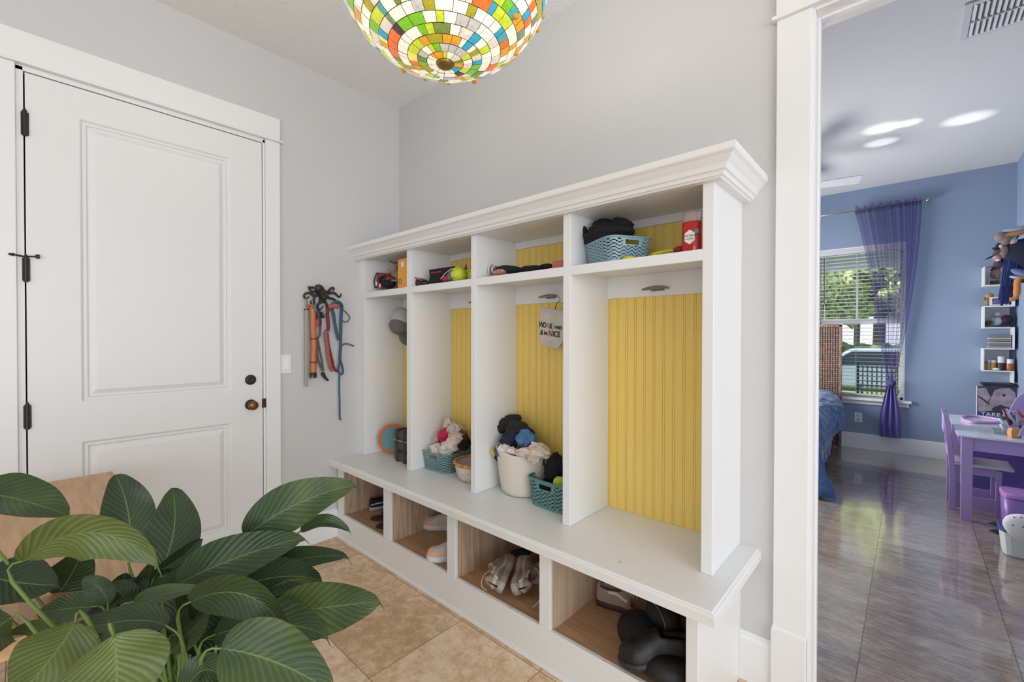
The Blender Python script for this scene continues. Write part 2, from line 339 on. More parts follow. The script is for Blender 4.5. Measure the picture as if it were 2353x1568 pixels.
# upper carcass
B().box(.0, .078, YF, -.0, ZB0, 1.905).build('side_panel', m_white, LK, bevel=.002)
for i in (1, 3, 5): B().box(XS[i], XS[i+1], YF, -.004, ZB0, 1.905).build('divider', m_white, LK, bevel=.002)
B().box(2.362, 2.401, YF, 0, ZB0, 1.905).build('side_panel', m_white, LK, bevel=.002)
B().box(.0, 2.401, YF-.001, -.0, 1.899, 1.975).build('top_board', m_white, LK, bevel=.002)
m_lip = m_white
for i in range(4):
    x0, x1 = XS[2*i], XS[2*i+1]
    q = B(); q.box(x0, x1, YF+.004, -.006, 1.648, 1.668); q.box(x0, x1, YF, YF+.018, 1.628, 1.668); q.build('shelf', m_white, LK, bevel=.0015)
    B().box(x0, x1, -.022, -.004, 1.545, 1.648).build('hook_rail', m_white, LK, bevel=.0015)
    B().box(x0, x1, -.022, -.004, 1.862, 1.90).build('top_rail', m_white, LK, bevel=.0015)
    # beadboard
    def bead(z0, z1, nm):
        p = .0455; pts = []; x = x0
        while x < x1:
            for dx, dy in ((0, 0), (.0004, .0028), (.0016, .0028), (.002, 0), (.009, 0), (.0094, .0028), (.0106, .0028), (.011, 0)):
                if x+dx < x1: pts.append((x+dx, -.010+dy))
            x += p
        pts.append((x1, -.010)); q = B(); m = len(pts)
        q.add([(a, c, z0) for a, c in pts]+[(a, c, z1) for a, c in pts], [(j, j+1, m+j+1, m+j) for j in range(m-1)])
        q.box(x0, x1, -.006, -.001, z0, z1); q.build(nm, m_yel, LK)
    bead(ZB0, 1.548, 'beadboard_panel'); bead(1.668, 1.863, 'beadboard_panel')
# crown moulding: profile (offset, z) swept along front and right end
cp = [(0, 1.892), (.030, 1.892), (.035, 1.898), (.041, 1.899), (.043, 1.905), (.046, 1.911), (.053, 1.914), (.056, 1.921), (.060, 1.930), (.068, 1.938), (.079, 1.950), (.090, 1.957), (.092, 1.962), (.092, 1.980), (0, 1.980)]
b = B(); r1 = [Vector((-.0, YF-o, z)) for o, z in cp]; r2 = [Vector((2.4+o, YF-o, z)) for o, z in cp]; r3 = [Vector((2.4+o, 0, z)) for o, z in cp]
b.loft([r1, r2, r3]); b.build('crown_moulding', m_white, LK)
def cleat(x, y, z):
    q = B(); q.tube([(x-.062, y-.028, z-.004), (x-.035, y-.026, z), (x, y-.024, z+.002), (x+.035, y-.026, z), (x+.062, y-.028, z-.004)], [.004, .007, .009, .007, .004], 10)
    for s_ in (-.016, .016): q.tube([(x+s_, y, z-.002), (x+s_, y-.024, z)], [.011, .007], 10)
    q.box(x-.03, x+.03, y-.004, y, z-.012, z+.010)
    return q.build('cleat_hook', mat('galvanised_metal', (140, 140, 138), .4, .9), LK, smooth=False)
for i, x in enumerate((.33, .905, 1.467, 2.063)): cleat(x, -.022, 1.578)
b = B().tube(smoothp([(1.173, -.30, 1.245), (1.160, -.30, 1.235), (1.158, -.30, 1.215), (1.173, -.30, 1.20)]), .004, 6)
b.build('side_hook', m_bronze, LK)
# ================================================================ pendant lamp
def glass():
    q = NT('stained_glass'); a = q.node('ShaderNodeAttribute', attribute_name='Col'); n = q.noise(q.coord((30, 30, 8)), 3, 5, .6, 1.5)
    hs = q.node('ShaderNodeHueSaturation'); q.link(a.outputs[0], hs.inputs['Color']); q.link(q.math('ADD', .5, q.math('MULTIPLY', n, .95)), hs.inputs['Value'])
    q.link(hs.outputs[0], q.b.inputs['Base Color']); q.link(hs.outputs[0], q.b.inputs['Emission Color']); q.b.inputs['Emission Strength'].default_value = .5
    q.b.inputs['Roughness'].default_value = .25; return q.m
m_glass = glass(); m_lead = mat('aged_brass_came', (120, 108, 70), .4, .8); m_brass = mat('antique_brass', (150, 128, 62), .35, .85)
LC = Vector((1.8006, -1.021, 2.497)); LA, LH = .33, .27
LP = root('pendant_lamp', 'mosaic stained glass bowl lamp hanging from the ceiling', 'lamp', LC)
def lampshade():
    def P(th, ph, k=1.0): return LC+Vector((LA*k*sin(th)*cos(ph), LA*k*sin(th)*sin(ph), -LH*k*cos(th)))
    b = B(); cols = []; t0 = .085; ths = [t0]; th = t0
    for w in (.09, .09, .095, .10, .10, .10, .105, .105, .105, .11, .11, .11, .11, .11, .11, .11): th += w; ths.append(th)
    pal = [(250, 244, 226)]*44+[(226, 214, 196)]*12+[(196, 190, 184)]*6+[(202, 214, 60)]*9+[(172, 160, 48)]*7+[(124, 190, 50)]*6+[(58, 160, 196)]*5+[(80, 165, 165)]*4+[(240, 116, 50)]*5+[(222, 160, 50)]*9+[(84, 58, 80)]*4+[(120, 138, 70)]*4+[(240, 232, 120)]*4+[(120, 140, 110)]*2
    for i in range(len(ths)-1):
        a, c = ths[i], ths[i+1]; n = max(12, int(2*pi*sin((a+c)/2)/.105)); n = [16, 18, 24, 28, 32, 36, 40, 44, 48, 52, 54, 56, 58, 58, 58, 58][i]
        xs = [0]; 
        for j in range(n): xs.append(xs[-1]+R.choice((.6, .8, 1, 1, 1.3, 1.6)))
        off = R.random()*6; xs = [x/xs[-1]*2*pi+off for x in xs]
        for j in range(n):
            p0, p1 = xs[j], xs[j+1]; g = .0008/LA; gp = g/max(.15, sin((a+c)/2)); m = 3 if p1-p0 > .12 else 2
            aa, cc = a+g+R.uniform(0, .0015), c-g-R.uniform(0, .0015); vs = []; fs = []
            k = 1+R.uniform(0, .004); sk = R.uniform(-.02, .02)
            for u in range(m+1):
                f = p0+gp+(p1-p0-2*gp)*u/m; vs += [P(aa, f, k), P((aa+cc)/2, f, k+.003), P(cc, f+sk*gp, k)]
            for u in range(m):
                for v in range(2): fs.append((u*3+v, u*3+3+v, u*3+4+v, u*3+1+v))
            b.add(vs, fs); cols += [R.choice(pal)]*len(fs)
    o = b.build('glass_shade', m_glass, LP); me = o.data
    at = me.color_attributes.new('Col', 'FLOAT_COLOR', 'CORNER')
    for p in me.polygons:
        for l in p.loop_indices: at.data[l].color = (*lin(cols[p.index]), 1)
    B().grid(72, 24, lambda u, v: P(.05+v*1.66, u*2*pi, .992), closeu=True).build('shade_frame', m_lead, LP, smooth=True)
    for _ in range(18):
        th, ph = R.uniform(.5, 1.5), R.uniform(0, 2*pi); B().blob(P(th, ph, 1.012), (.009, .009, .009), amp=0, sub=2).build('glass_jewel', mat('amber_jewel', (240, 170, 50), .2), LP, smooth=True)
    B().blob(P(0, 0, 1.0), (.028, .028, .014), amp=0, sub=3).build('finial', m_brass, LP, smooth=True)
    q = B(); q.tube([P(1.705, 2*pi*k/64, 1.0) for k in range(65)], .007, 8); q.build('rim', m_brass, LP, smooth=True)
    q = B()
    for k in range(3):
        f = k*2*pi/3+.5; q.tube([P(1.70, f, .98), (LC.x, LC.y, 2.93)], .004, 6)
    q.build('hanging_rods', m_brass, LP)
    B().lathe([(.0, 3.094), (.08, 3.094), (.078, 3.07), (.03, 3.04), (.012, 3.03), (.012, 2.93), (0, 2.93)], 24, (LC.x, LC.y, 0)).build('ceiling_canopy', m_brass, LP, smooth=True)
    for k in range(3):
        f = k*2*pi/3; B().blob((LC.x+.09*cos(f), LC.y+.09*sin(f), LC.z-.02), (.028, .028, .045), amp=0, sub=2).build('bulb', mat('bulb_glass', (255, 250, 240), .3), LP, smooth=True)
lampshade()
l = bpy.data.lights.new('pendant_bulb_light', 'POINT'); l.energy = 7; l.color = (1, .95, .88); l.shadow_soft_size = .08
o = bpy.data.objects.new('pendant_bulb_light', l); COL.objects.link(o); o.location = LC+Vector((0, 0, .1))

# ================================================================ octopus hook and leashes
def O1(x, y): return 680+x/9.227, 630+y/9.227
def O2(x, y): return 680+x/8.253, 790+y/8.253
def WL(pts, f, d=.03):   # points on a plane d in front of the left wall
    out = []
    for p in pts:
        q = f(p[0], p[1]); out.append(onp(q[0], q[1], 0, p[2] if len(p) > 2 else d))
    return out
m_iron = mat('cast_iron', (70, 62, 56), .55, .6, var=(30, .25), bump=(120, .4))
OC = root('octopus_wall_hook', 'dark cast iron octopus wall hook with curling tentacle arms', 'wall hook', onp(*O1(580, 470), 0, 0))
b = B(); c = onp(*O1(487, 300), 0, .05); b.blob(c, (.024, .030, .025), (0, 0, 0), .06, 1.2, 3)
b.tube(smoothp(WL([(520, 340, .045), (560, 390, .035), (590, 450, .03), (600, 540, .025)], O1)), [.024]*3+[.026]*4+[.024]*4+[.018]*2, 12)
b.box(.0, .02, c.y+.02, c.y+.06, c.z-.09, c.z-.05); b.build('body', m_iron, OC, smooth=True)
for pts in ([(540, 410), (420, 380), (330, 370), (290, 320), (275, 275), (262, 262)], [(330, 300, .03), (345, 280, .035), (320, 285, .04), (290, 300, .03)], [(520, 430), (430, 460), (370, 450), (300, 410), (230, 405), (180, 440), (175, 490), (215, 520, .04), (260, 505, .05), (275, 480, .05)],
            [(480, 440), (400, 470), (385, 560), (385, 640), (350, 660, .035), (318, 620, .045), (315, 560, .045)], [(580, 550), (530, 600), (470, 640), (462, 710), (490, 755, .035), (535, 735, .045), (575, 680, .045)],
            [(600, 550), (640, 620), (652, 690), (655, 760, .03)], [(640, 450), (710, 510), (790, 530), (850, 570), (880, 620, .035), (890, 660, .045)], [(650, 420), (730, 405), (820, 405), (870, 450), (915, 490), (945, 465, .035), (955, 420, .045)],
            [(630, 400), (690, 370), (740, 310), (785, 292), (805, 320, .035), (790, 355, .04)]):
    n = len(pts); q = smoothp(WL(pts, O1, .025), 5); m = len(q); B().tube(q, [.0098*(1-.55*i/m) for i in range(m)], 9).build('tentacle', m_iron, OC, smooth=True)
def leash(name, label, cat, strands, m, extra=None):
    r_ = root(name, label, cat, strands[0][0][0])
    for i, (pts, rad, nm, mm) in enumerate(strands): B().tube(smoothp(pts, 4), rad, 8).build(nm, mm or m, r_, smooth=True)
    return r_
def rope(name, a, b_, sc, ang=.6):
    q = NT(name); v = q.coord((1, 1, 1)); sp = q.node('ShaderNodeSeparateXYZ'); q.link(v, sp.inputs[0])
    f = q.math('SINE', q.math('ADD', q.math('MULTIPLY', sp.outputs[2], sc), q.math('MULTIPLY', sp.outputs[1], sc*ang)))
    q.link(q.mix(q.math('GREATER_THAN', f, .25), a, b_), q.b.inputs['Base Color']); q.b.inputs['Roughness'].default_value = .8; q.bump(f, .5, .003); return q.m
m_wrope = rope('white_braid', (214, 210, 200), (110, 106, 100), 900); m_brope = rope('blue_braid', (44, 74, 106), (92, 124, 148), 620, 1.6); m_rrope = rope('red_braid', (150, 34, 40), (200, 160, 150), 800)
m_metal = mat('nickel', (170, 160, 145), .3, .9); m_gstrap = mat('grey_strap', (98, 94, 92), .8); m_dk = mat('dark_leather', (46, 42, 40), .6)
leash('rope_leash', 'white and grey braided rope leash hanging straight at the left of the octopus hook', 'leash', [
    (WL([(225, 480, .05), (225, 560, .04), (222, 700, .03)], O1), .005, 'clip', m_metal), (WL([(180, 755), (275, 745)], O1), .006, 'clip_bar', m_dk),
    (WL([(215, 750), (222, 1200), (220, 1560)], O1)+WL([(195, 200), (198, 600), (200, 810)], O2), .010, 'rope', None)], m_wrope)
lt = root('cane_flute', 'reddish orange bamboo stick with dark bands and a dark forked end cap', 'stick', WL([(330, 690)], O1)[0])
q = WL([(300, 690), (345, 740), (360, 1000), (372, 1370), (375, 1560)], O1, .04)+WL([(330, 350), (325, 560)], O2, .04)
B().tube(smoothp(q), .0195, 14).build('shaft', wood('bamboo', (168, 92, 56), (204, 124, 82), (40, 40, 2), .4), lt, smooth=True)
for z, f in ((WL([(372, 1375)], O1, .04)[0], 1), (WL([(332, 352)], O2, .04)[0], 1)): B().tube([z-Vector((0, 0, .004)), z+Vector((0, 0, .004))], .021, 14).build('band', mat('dark_red_band', (92, 34, 30), .5), lt)
z = WL([(325, 585)], O2, .04)[0]; b = B().tube([z+Vector((0, 0, .012)), z-Vector((0, 0, .004))], .0215, 14)
for k in range(5): f = k*2*pi/5; b.tube([z+Vector((.018*cos(f), .018*sin(f), 0)), z+Vector((.018*cos(f), .018*sin(f), -.022))], .005, 6)
b.build('end_cap', m_dk, lt)
B().tube(smoothp(WL([(250, 680, .05), (300, 660, .05), (350, 665, .05), (345, 720, .06)], O1)), .007, 8).build('cord', mat('orange_cord', (186, 104, 60), .7), lt, smooth=True)
co = root('dog_collar', 'teal and black dog collar with red tag end hanging beside the bamboo stick', 'collar', WL([(420, 760)], O1)[0])
B().tube(smoothp(WL([(360, 650, .05), (400, 740, .05), (440, 800, .045)], O1)), .011, 8, flat=.35).build('teal_strap', mat('teal_webbing', (52, 128, 134), .7), co, smooth=True)
B().tube(smoothp(WL([(430, 800), (455, 900), (465, 1090)], O1, .045)), .020, 8, flat=.3).build('patterned_strap', mat('dark_pattern', (46, 44, 52), .8, var=(160, .9)), co, smooth=True)
B().tube(WL([(425, 960), (430, 1105)], O1, .04), .020, 8, flat=.3).build('red_strap', mat('coral_webbing', (188, 88, 72), .8), co, smooth=True)
B().tube(WL([(530, 800), (585, 930)], O1, .05), .012, 4, flat=.4).build('buckle', m_dk, co)
leash('strap_leash', 'grey flat strap leash with knotted leather end in the middle of the octopus hook', 'leash', [
    (WL([(490, 760), (515, 860), (525, 1000), (520, 1150), (505, 1300), (465, 1370), (460, 1500)], O1)+WL([(410, 60), (412, 260), (460, 400), (510, 520)], O2), .007, 'strap', None),
    (WL([(470, 1400), (500, 1560)], O1)+WL([(460, 150), (495, 320), (520, 520)], O2), .006, 'strap', None),
    (WL([(505, 550), (525, 600), (560, 650), (612, 700)], O2), [.013]*5+[.011]*4+[.008]*4, 'leather_tab', m_dk)], m_gstrap)
leash('red_leash', 'red braided leash with pale stitching looped on the octopus hook', 'leash', [
    (WL([(690, 700, .05), (760, 680, .055), (840, 670, .06), (905, 695, .055)], O1), .015, 'handle_loop', None),
    (WL([(690, 700), (670, 850), (685, 1000), (690, 1150), (660, 1210)], O1), .011, 'strap', mat('maroon_strap', (128, 52, 50), .75)),
    (WL([(650, 1210), (630, 1270), (650, 1450), (670, 1560)], O1)+WL([(600, 150), (630, 320), (665, 470), (705, 505)], O2), .012, 'strap', None),
    (WL([(660, 1240), (690, 1500)], O1)+WL([(640, 120), (690, 330), (730, 480), (800, 525)], O2), .009, 'strap', mat('red_strap', (140, 28, 34), .7))], m_rrope)
leash('blue_rope_leash', 'blue speckled climbing rope leash with long hanging tail at the right of the octopus hook', 'leash', [
    (WL([(820, 1380+20), (905, 1400), (860, 1230), (820, 1000), (800, 850), (770, 750), (780, 640, .05), (850, 590, .06), (920, 600, .055), (975, 680), (965, 800), (955, 1000), (950, 1300), (945, 1560)][1:], O1)+WL([(840, 150), (835, 330)], O2), .0100, 'rope', None),
    (WL([(840, 320), (805, 480), (830, 580), (880, 570), (888, 480), (850, 340)], O2), .007, 'end_loop', None), (WL([(830, 560), (822, 800), (830, 1100), (832, 1360), (845, 1450)], O2), .006, 'tail', None),
    (WL([(1000, 760), (1080, 830), (1140, 920), (1100, 1000), (1040, 1020), (985, 990)], O1), .004, 'side_loop', m_gstrap), (WL([(970, 1510), (1060, 1480), (1150, 1500), (1230, 1530)], O1), .005, 'knot_end', m_gstrap)], m_brope)

# ================================================================ textiles helper, baskets
def cloth(name, parent, c, sc, rot, col, seed, amp=.20, rg=.55, m=None):
    mm = m or mat('cloth_%d_%d_%d' % col, col, .92, bump=(220, .35), var=(30, .12))
    return B().blob(c, sc, rot, amp, .95, 5, seed, rg).build(name, mm, parent, smooth=True)
def pile(items, where, kind, cat, group):
    for i, (c, sc, rot, col, lab, nm) in enumerate(items):
        o = cloth(nm, None, c, sc, rot, col, i+1)
        tag(o, lab, cat, group)
def rrect(a, b_, rr, n=36, t=None):
    out = []
    for k in range(n):
        f = 2*pi*k/n; cx_, sx_ = cos(f), sin(f); e = 5.5
        q = (abs(cx_)**e+abs(sx_)**e)**(-1/e); out.append((a*cx_*q, b_*sx_*q))
    return out
def woven_basket(name, label, c, rotz, a, b_, h, rgb, group=None, cut=None):
    r_ = root(name, label, 'basket', c, group); n = 108; nv = 22; m = mat('plastic_%d_%d_%d' % rgb, rgb, .42)
    base = rrect(a, b_, 0, n); Mz = Matrix.Rotation(rotz, 3, 'Z'); c = Vector(c)
    def fn(u, v):
        k = int(round(u*n)) % n; s_ = .88+.12*v; return c+Mz@Vector((base[k][0]*s_, base[k][1]*s_, .002+h*v))
    def skip(i, j):
        f = 2*pi*(i+.5)/n
        # oval handle holes on the two ends and both long sides
        for fc in (0, pi):
            d = (f-fc+pi) % (2*pi)-pi
            if abs(d) < .30 and nv*.66 < j < nv*.86: return True
        if j > nv*.90 or j < 2: return False
        for fc in (0, pi):
            d = (f-fc+pi) % (2*pi)-pi
            if abs(d) < .40 and nv*.6 < j: return False
        ph = (i//3) % 2; return ((j+(i % 3 if ph == 0 else 2-i % 3)) % 3 == 0)
    q = B(); q.grid(n, nv, fn, skip, True); w = q.build('woven_wall', m, r_, solid=.0022)
    q = B(); q.tube([c+Mz@Vector((x*1.01, y*1.01, h)) for x, y in base+base[:1]], .0042, 6); q.build('rim', m, r_, smooth=True)
    q = B(); q.add([fn(k/n, 0) for k in range(n)], [tuple(range(n))]); q.build('base', m, r_, solid=.003)
    return r_
TEAL = (116, 150, 152); TEAL2 = (140, 172, 184)
woven_basket('woven_basket', 'teal woven plastic basket heaped with pale socks in the second bay from left', (.735, -.135, .533), pi/2+.05, .12, .125, .115, TEAL)
woven_basket('woven_basket', 'teal woven plastic basket holding a black glove beside the white rope basket', (1.62, -.155, .533), pi/2-.05, .11, .13, .135, (96, 138, 136))
woven_basket('woven_basket', 'light blue woven plastic basket with black fur gloves on the top shelf', (1.955, -.195, 1.668), -.55, .125, .105, .10, TEAL2)
# bay 2 heap
P3 = lambda px, py, y: onp(px, py, 1, y)
hs = [(P3(985, 1025, -.16), (.068, .06, .045), (.3, .2, .3), (212, 202, 190), 'cream sock lying lowest at the left rim of the teal basket', 'sock'),
      (P3(1010, 1035, -.19), (.06, .06, .042), (0, .4, 1), (222, 214, 202), 'cream sock hanging over the front rim of the teal basket', 'sock'),
      (P3(1000, 1003, -.14), (.062, .05, .04), (.2, -.3, .5), (200, 192, 186), 'grey white sock on top of the left side of the heap', 'sock'),
      (P3(1022, 1002, -.16), (.042, .042, .048), (.3, .5, 0), (196, 40, 88), 'crimson pink sock in the middle of the heap', 'sock'),
      (P3(1034, 1026, -.2), (.065, .05, .042), (.4, -.5, .8), (206, 200, 192), 'rolled grey sock leaning on the wicker basket', 'sock'),
      (P3(1031, 980, -.13), (.026, .026, .055), (-.2, -.55, .2), (206, 192, 180), 'pale sock sticking up with its toe pointing at the side panel', 'sock'),
      (P3(1047, 990, -.13), (.046, .044, .042), (.1, .5, .2), (196, 186, 178), 'crumpled grey striped sock at the peak of the heap', 'sock'),
      (P3(1050, 1010, -.17), (.055, .04, .034), (.1, .5, .2), (206, 180, 168), 'pale peach sock below the peak of the heap', 'sock'),
      (P3(1066, 1018, -.15), (.042, .042, .042), (.1, .5, .2), (30, 26, 28), 'black sock at the right of the heap', 'sock'),
      (P3(1064, 1003, -.12), (.032, .032, .03), (.1, .5, .2), (110, 80, 60), 'brown patterned sock above the black one', 'sock')]
pile(hs, 0, 'sock', 'sock', 'socks heaped in the second bay')
# wicker basket bay 2
wc = Vector((1.03, -.155, .533)); wk = root('wicker_basket', 'round white wicker basket with an orange bound rim, second bay', 'basket', wc)
m_wick = mat('white_wicker', (220, 206, 190), .7, bump=(110, .9, .004), stretch=(1, 1, .5), var=(60, .1))
B().lathe([(.095, .004), (.10, .0), (.112, .03), (.122, .065), (.128, .098)], 40, wc).build('woven_body', m_wick, wk, smooth=True, solid=.006)
B().tube([wc+Vector((.130*cos(2*pi*k/60), .130*sin(2*pi*k/60), .10)) for k in range(61)], .0095, 8).build('bound_rim', mat('orange_cane', (192, 132, 70), .55, var=(50, .3), bump=(90, .9, .004)), wk, smooth=True)
B().lathe([(.0, .045), (.08, .045), (.112, .06), (.122, .095)], 32, wc).build('cloth_lining', mat('oat_cloth', (204, 186, 168), .9, bump=(200, .5)), wk, smooth=True)
o = cloth('sock', None, wc+Vector((.055, -.01, .085)), (.045, .045, .03), (0, 0, .3), (206, 76, 108), 5); tag(o, 'rose pink sock lying in the round wicker basket', 'sock')
# rope basket bay 3
rc = Vector((1.365, -.135, .533)); rk = root('rope_basket', 'large white coiled rope basket overflowing with clothes, third bay', 'basket', rc)
def ropem():
    q = NT('white_rope_coil'); v = q.coord(); sp = q.node('ShaderNodeSeparateXYZ'); q.link(v, sp.inputs[0])
    f = q.math('SINE', q.math('MULTIPLY', sp.outputs[2], 620)); n = q.noise(v, 160, 2)
    q.b.inputs['Base Color'].default_value = (*lin((228, 220, 206)), 1); q.b.inputs['Roughness'].default_value = .9
    q.bump(q.math('ADD', f, q.math('MULTIPLY', n, 1.2)), .22, .003); return q.m
def rb(u, v):
    f = 2*pi*u; r_ = .112+.030*v**.8+.004*sin(2*f+1)*v; lift = .018*max(0, cos(f-.3))*v**4+.02*max(0, cos(f-3.6))*v**4
    if v < .08: r_ *= .93+.9*v
    return rc+Vector((r_*cos(f), r_*sin(f)*.92, .002+.215*v+lift))
B().grid(64, 20, rb, closeu=True).build('coiled_wall', ropem(), rk, smooth=True, solid=.008)
B().lathe([(0, .003), (.105, .003)], 40, rc).build('base', ropem(), rk)
for px, py in ((1124, 1050), (1249, 1063)): B().tube([onp(px, py-8, 1, -.14), onp(px+1, py+8, 1, -.145)], .006, 6, flat=.5).build('leather_loop', m_dk, rk)
hs = [(P3(1190, 1055, -.13), (.12, .10, .035), (0, 0, 0), (34, 36, 52), 'navy garment filling the mouth of the rope basket', 'folded_garment'),
      (P3(1165, 975, -.12), (.105, .05, .045), (0, -.42, .15), (34, 33, 36), 'black garment rolled across the very top of the clothes heap', 'folded_garment'),
      (P3(1195, 990, -.13), (.08, .055, .042), (.2, .35, .5), (38, 38, 42), 'dark charcoal garment just under the topmost roll', 'folded_garment'),
      (P3(1175, 1010, -.16), (.085, .06, .042), (.1, -.7, .2), (38, 40, 66), 'navy blue rolled sleeve in the middle of the heap', 'folded_garment'),
      (P3(1140, 1030, -.12), (.06, .07, .055), (.3, -.6, .1), (44, 40, 40), 'dark cloth hanging behind the left rim', 'folded_garment'),
      (P3(1210, 1008, -.17), (.050, .045, .042), (.2, .3, .2), (74, 118, 162), 'bright denim blue bundled garment at the right of the heap', 'folded_garment'),
      (P3(1160, 1033, -.225), (.032, .03, .03), (.2, .3, .2), (222, 214, 210), 'white sock toe at the left of the heap', 'sock'),
      (P3(1138, 1038, -.22), (.026, .022, .016), (.2, .3, .2), (224, 196, 48), 'yellow sock at the left rim of the rope basket', 'sock'),
      (P3(1152, 1042, -.225), (.045, .03, .024), (0, .3, .1), (74, 98, 134), 'slate blue cloth over the front rim', 'folded_garment'),
      (P3(1176, 1037, -.235), (.035, .025, .018), (0, 0, .1), (222, 200, 186), 'pale pink sock on the slate blue cloth', 'sock'),
      (P3(1207, 1040, -.225), (.052, .035, .026), (.1, -.2, .1), (210, 196, 184), 'beige striped sock at the front of the heap', 'sock'),
      (P3(1240, 1035, -.2), (.055, .04, .030), (.1, .3, .1), (206, 190, 176), 'crumpled beige sock hanging over the right rim', 'sock'),
      (P3(1225, 1050, -.23), (.036, .03, .024), (.3, .3, .1), (200, 186, 172), 'beige sock tucked below the crumpled one', 'sock')]
pile(hs, 0, 'garment', 'clothing', 'clothes heaped in the rope basket')
# basket 3 content
o = B().blob(P3(1273, 1080, -.16), (.045, .04, .085), (.1, .35, 0), .3, 1.6, 4, 3, .3).build('glove', m_black, None, True); tag(o, 'black glove standing up in the teal basket of the third bay', 'glove')
o = B().blob(P3(1255, 1115, -.19), (.075, .045, .018), (0, 0, .2), .25, 1.6, 4, 9, .3).build('glove', m_black, None, True); tag(o, 'black glove lying flat in the teal basket beside the ball', 'glove')
o = B().blob(P3(1285, 1110, -.2), (.030, .030, .030), amp=.0, sub=4).build('tennis_ball', mat('tennis_felt', (186, 208, 52), .95, bump=(300, .5), sheen=.5), None, True); tag(o, 'lime green tennis ball in the teal basket', 'ball')
# shelf 4: fur gloves in basket, deodorant, yellow things
o = B().blob(P3(1395, 545, -.2), (.145, .085, .040), (0, .02, -.4), .2, 1.6, 4, 2, .2).build('fur_glove', mat('black_fur', (26, 25, 29), .95, bump=(110, 1, .006)), None, True); tag(o, 'flat black fur glove lying lowest in the light blue basket', 'glove')
b = B(); b.blob(P3(1388, 535, -.2), (.085, .06, .045), (0, .1, -.4), .15, 1.6, 4, 2, .2); b.blob(P3(1425, 522, -.19), (.055, .045, .040), (0, .1, 0), .15, 1.6, 3, 3, .2); b.blob(P3(1343, 535, -.22), (.016, .02, .042), (.1, -.3, 0), .08, 1.6, 3, 5, .1); b.blob(P3(1385, 519, -.17), (.05, .04, .032), (0, 0, 0), .15, 1.6, 3, 7)
o = b.build('fur_glove', MATS['black_fur'], None, True); tag(o, 'black fur glove with raised thumb on top of the light blue basket', 'glove')
dc = Vector(onp(1589, 574, 1, -.285)); dc.z = 1.668
de = root('deodorant_stick', 'red deodorant stick with clear cap standing on the top shelf of the right bay', 'deodorant', dc)
def oval(h0, h1, a, c, n=32): return [[dc+Vector((a_*cos(2*pi*k/n), c_*sin(2*pi*k/n), z)) for k in range(n)] for z, a_, c_ in ((h0, a*.96, c*.96), (h0+.004, a, c), (h1-.004, a, c), (h1, a*.95, c*.95))]
B().loft(oval(0, .112, .034, .018)).build('body', mat('red_plastic', (190, 22, 32), .3), de, smooth=True)
mt = mat('clear_cap', (238, 214, 214), .15, trans=.75); B().loft(oval(.112, .150, .0325, .0175)).build('cap', mt, de, smooth=True)
def facing(p, w): return frame(p, (1, 0, 0), (0, 0, 1))
hexp = [(.021*cos(pi/6+k*pi/3), .027*sin(pi/6+k*pi/3)) for k in range(6)]
B().prism(hexp, -.0185, -.0195, lambda x, z, t: dc+Vector((x, t, z+.055))).build('label', mat('label_white', (236, 234, 232), .5), de)
text('print', 'Old Spice', mat('navy_ink', (150, 30, 44), .6), .0105, frame(dc+Vector((0, -.0197, .060)), (1, 0, 0), (0, 0, 1)), de)
text('print', 'restless', mat('teal_ink', (70, 150, 160), .6), .0105, frame(dc+Vector((0, -.0197, .049)), (1, 0, 0), (0, 0, 1)), de)
text('print', '3', mat('label_white', (236, 234, 232), .5), .018, frame(dc+Vector((.016, -.018, .012)), (1, 0, 0), (0, 0, 1)), de)
B().box(dc.x+.017, dc.x+.031, dc.y-.0178, dc.y-.016, 1.668+.066, 1.668+.08).build('teal_patch', mat('teal_ink', (70, 150, 160), .6), de)
o = B().blob(P3(1525, 582, -.18), (.06, .03, .012), (0, -.12, .1), .2, 2, 3, 4).build('cloth_scrap', mat('bright_yellow', (222, 208, 50), .6), None, True); tag(o, 'bright yellow wrapper lying between the basket and the red deodorant', 'wrapper')
o = B().blob(P3(1446, 594, -.30), (.035, .01, .008), (0, .1, 0), .3, 3, 3, 4).build('ribbon_scrap', MATS['bright_yellow'], None, True); tag(o, 'small yellow scrap at the front foot of the light blue basket', 'scrap')
o = B().blob(P3(1561, 574, -.22), (.022, .02, .014), amp=.15, sub=3).build('toy_brick', mat('brick_red', (150, 46, 34), .6), None, True); tag(o, 'small brick red toy lying left of the deodorant stick', 'toy')
# shelf 3
o = tag(B().blob(P3(1150, 626, -.27), (.05, .03, .016), (0, -.05, 0), .15, 2, 3, 1).build('sandal', mat('salmon_stripe', (200, 120, 108), .7, stretch=(1, 1, 1), var=(90, .5)), None, True), 'small salmon patterned purse lying on the third shelf', 'purse')
pb = root('striped_purse', 'grey and white striped folded pouch standing against the third shelf divider', 'pouch', P3(1132, 620, -.22))
for k in range(4): B().blob(P3(1127+k*4, 620, -.24), (.006, .02, .030-.003*k), (0, .12, 0), .05, 2, 2, k).build('stripe', mat('stripe_%d' % (k % 2), ((226, 224, 222), (120, 122, 128))[k % 2], .8), pb, smooth=True)
gl = B(); gl.blob(P3(1170, 620, -.25), (.085, .035, .022), (0, .12, .1), .12, 1.6, 3, 3); tag(gl.build('beanie', m_black, None, True), 'black folded beanie at the left of the third shelf', 'hat')
gl = B(); gl.blob(P3(1220, 619, -.25), (.07, .04, .018), (0, 0, .1), .22, 1.8, 3, 8); tag(gl.build('glove', m_black, None, True), 'black glove lying flat in the middle of the third shelf', 'glove')
gl = B(); gl.blob(P3(1255, 613, -.22), (.04, .03, .014), (0, 0, .1), .22, 1.8, 3, 11); tag(gl.build('mitten', m_black, None, True), 'small black mitten beside the white card on the third shelf', 'mitten')
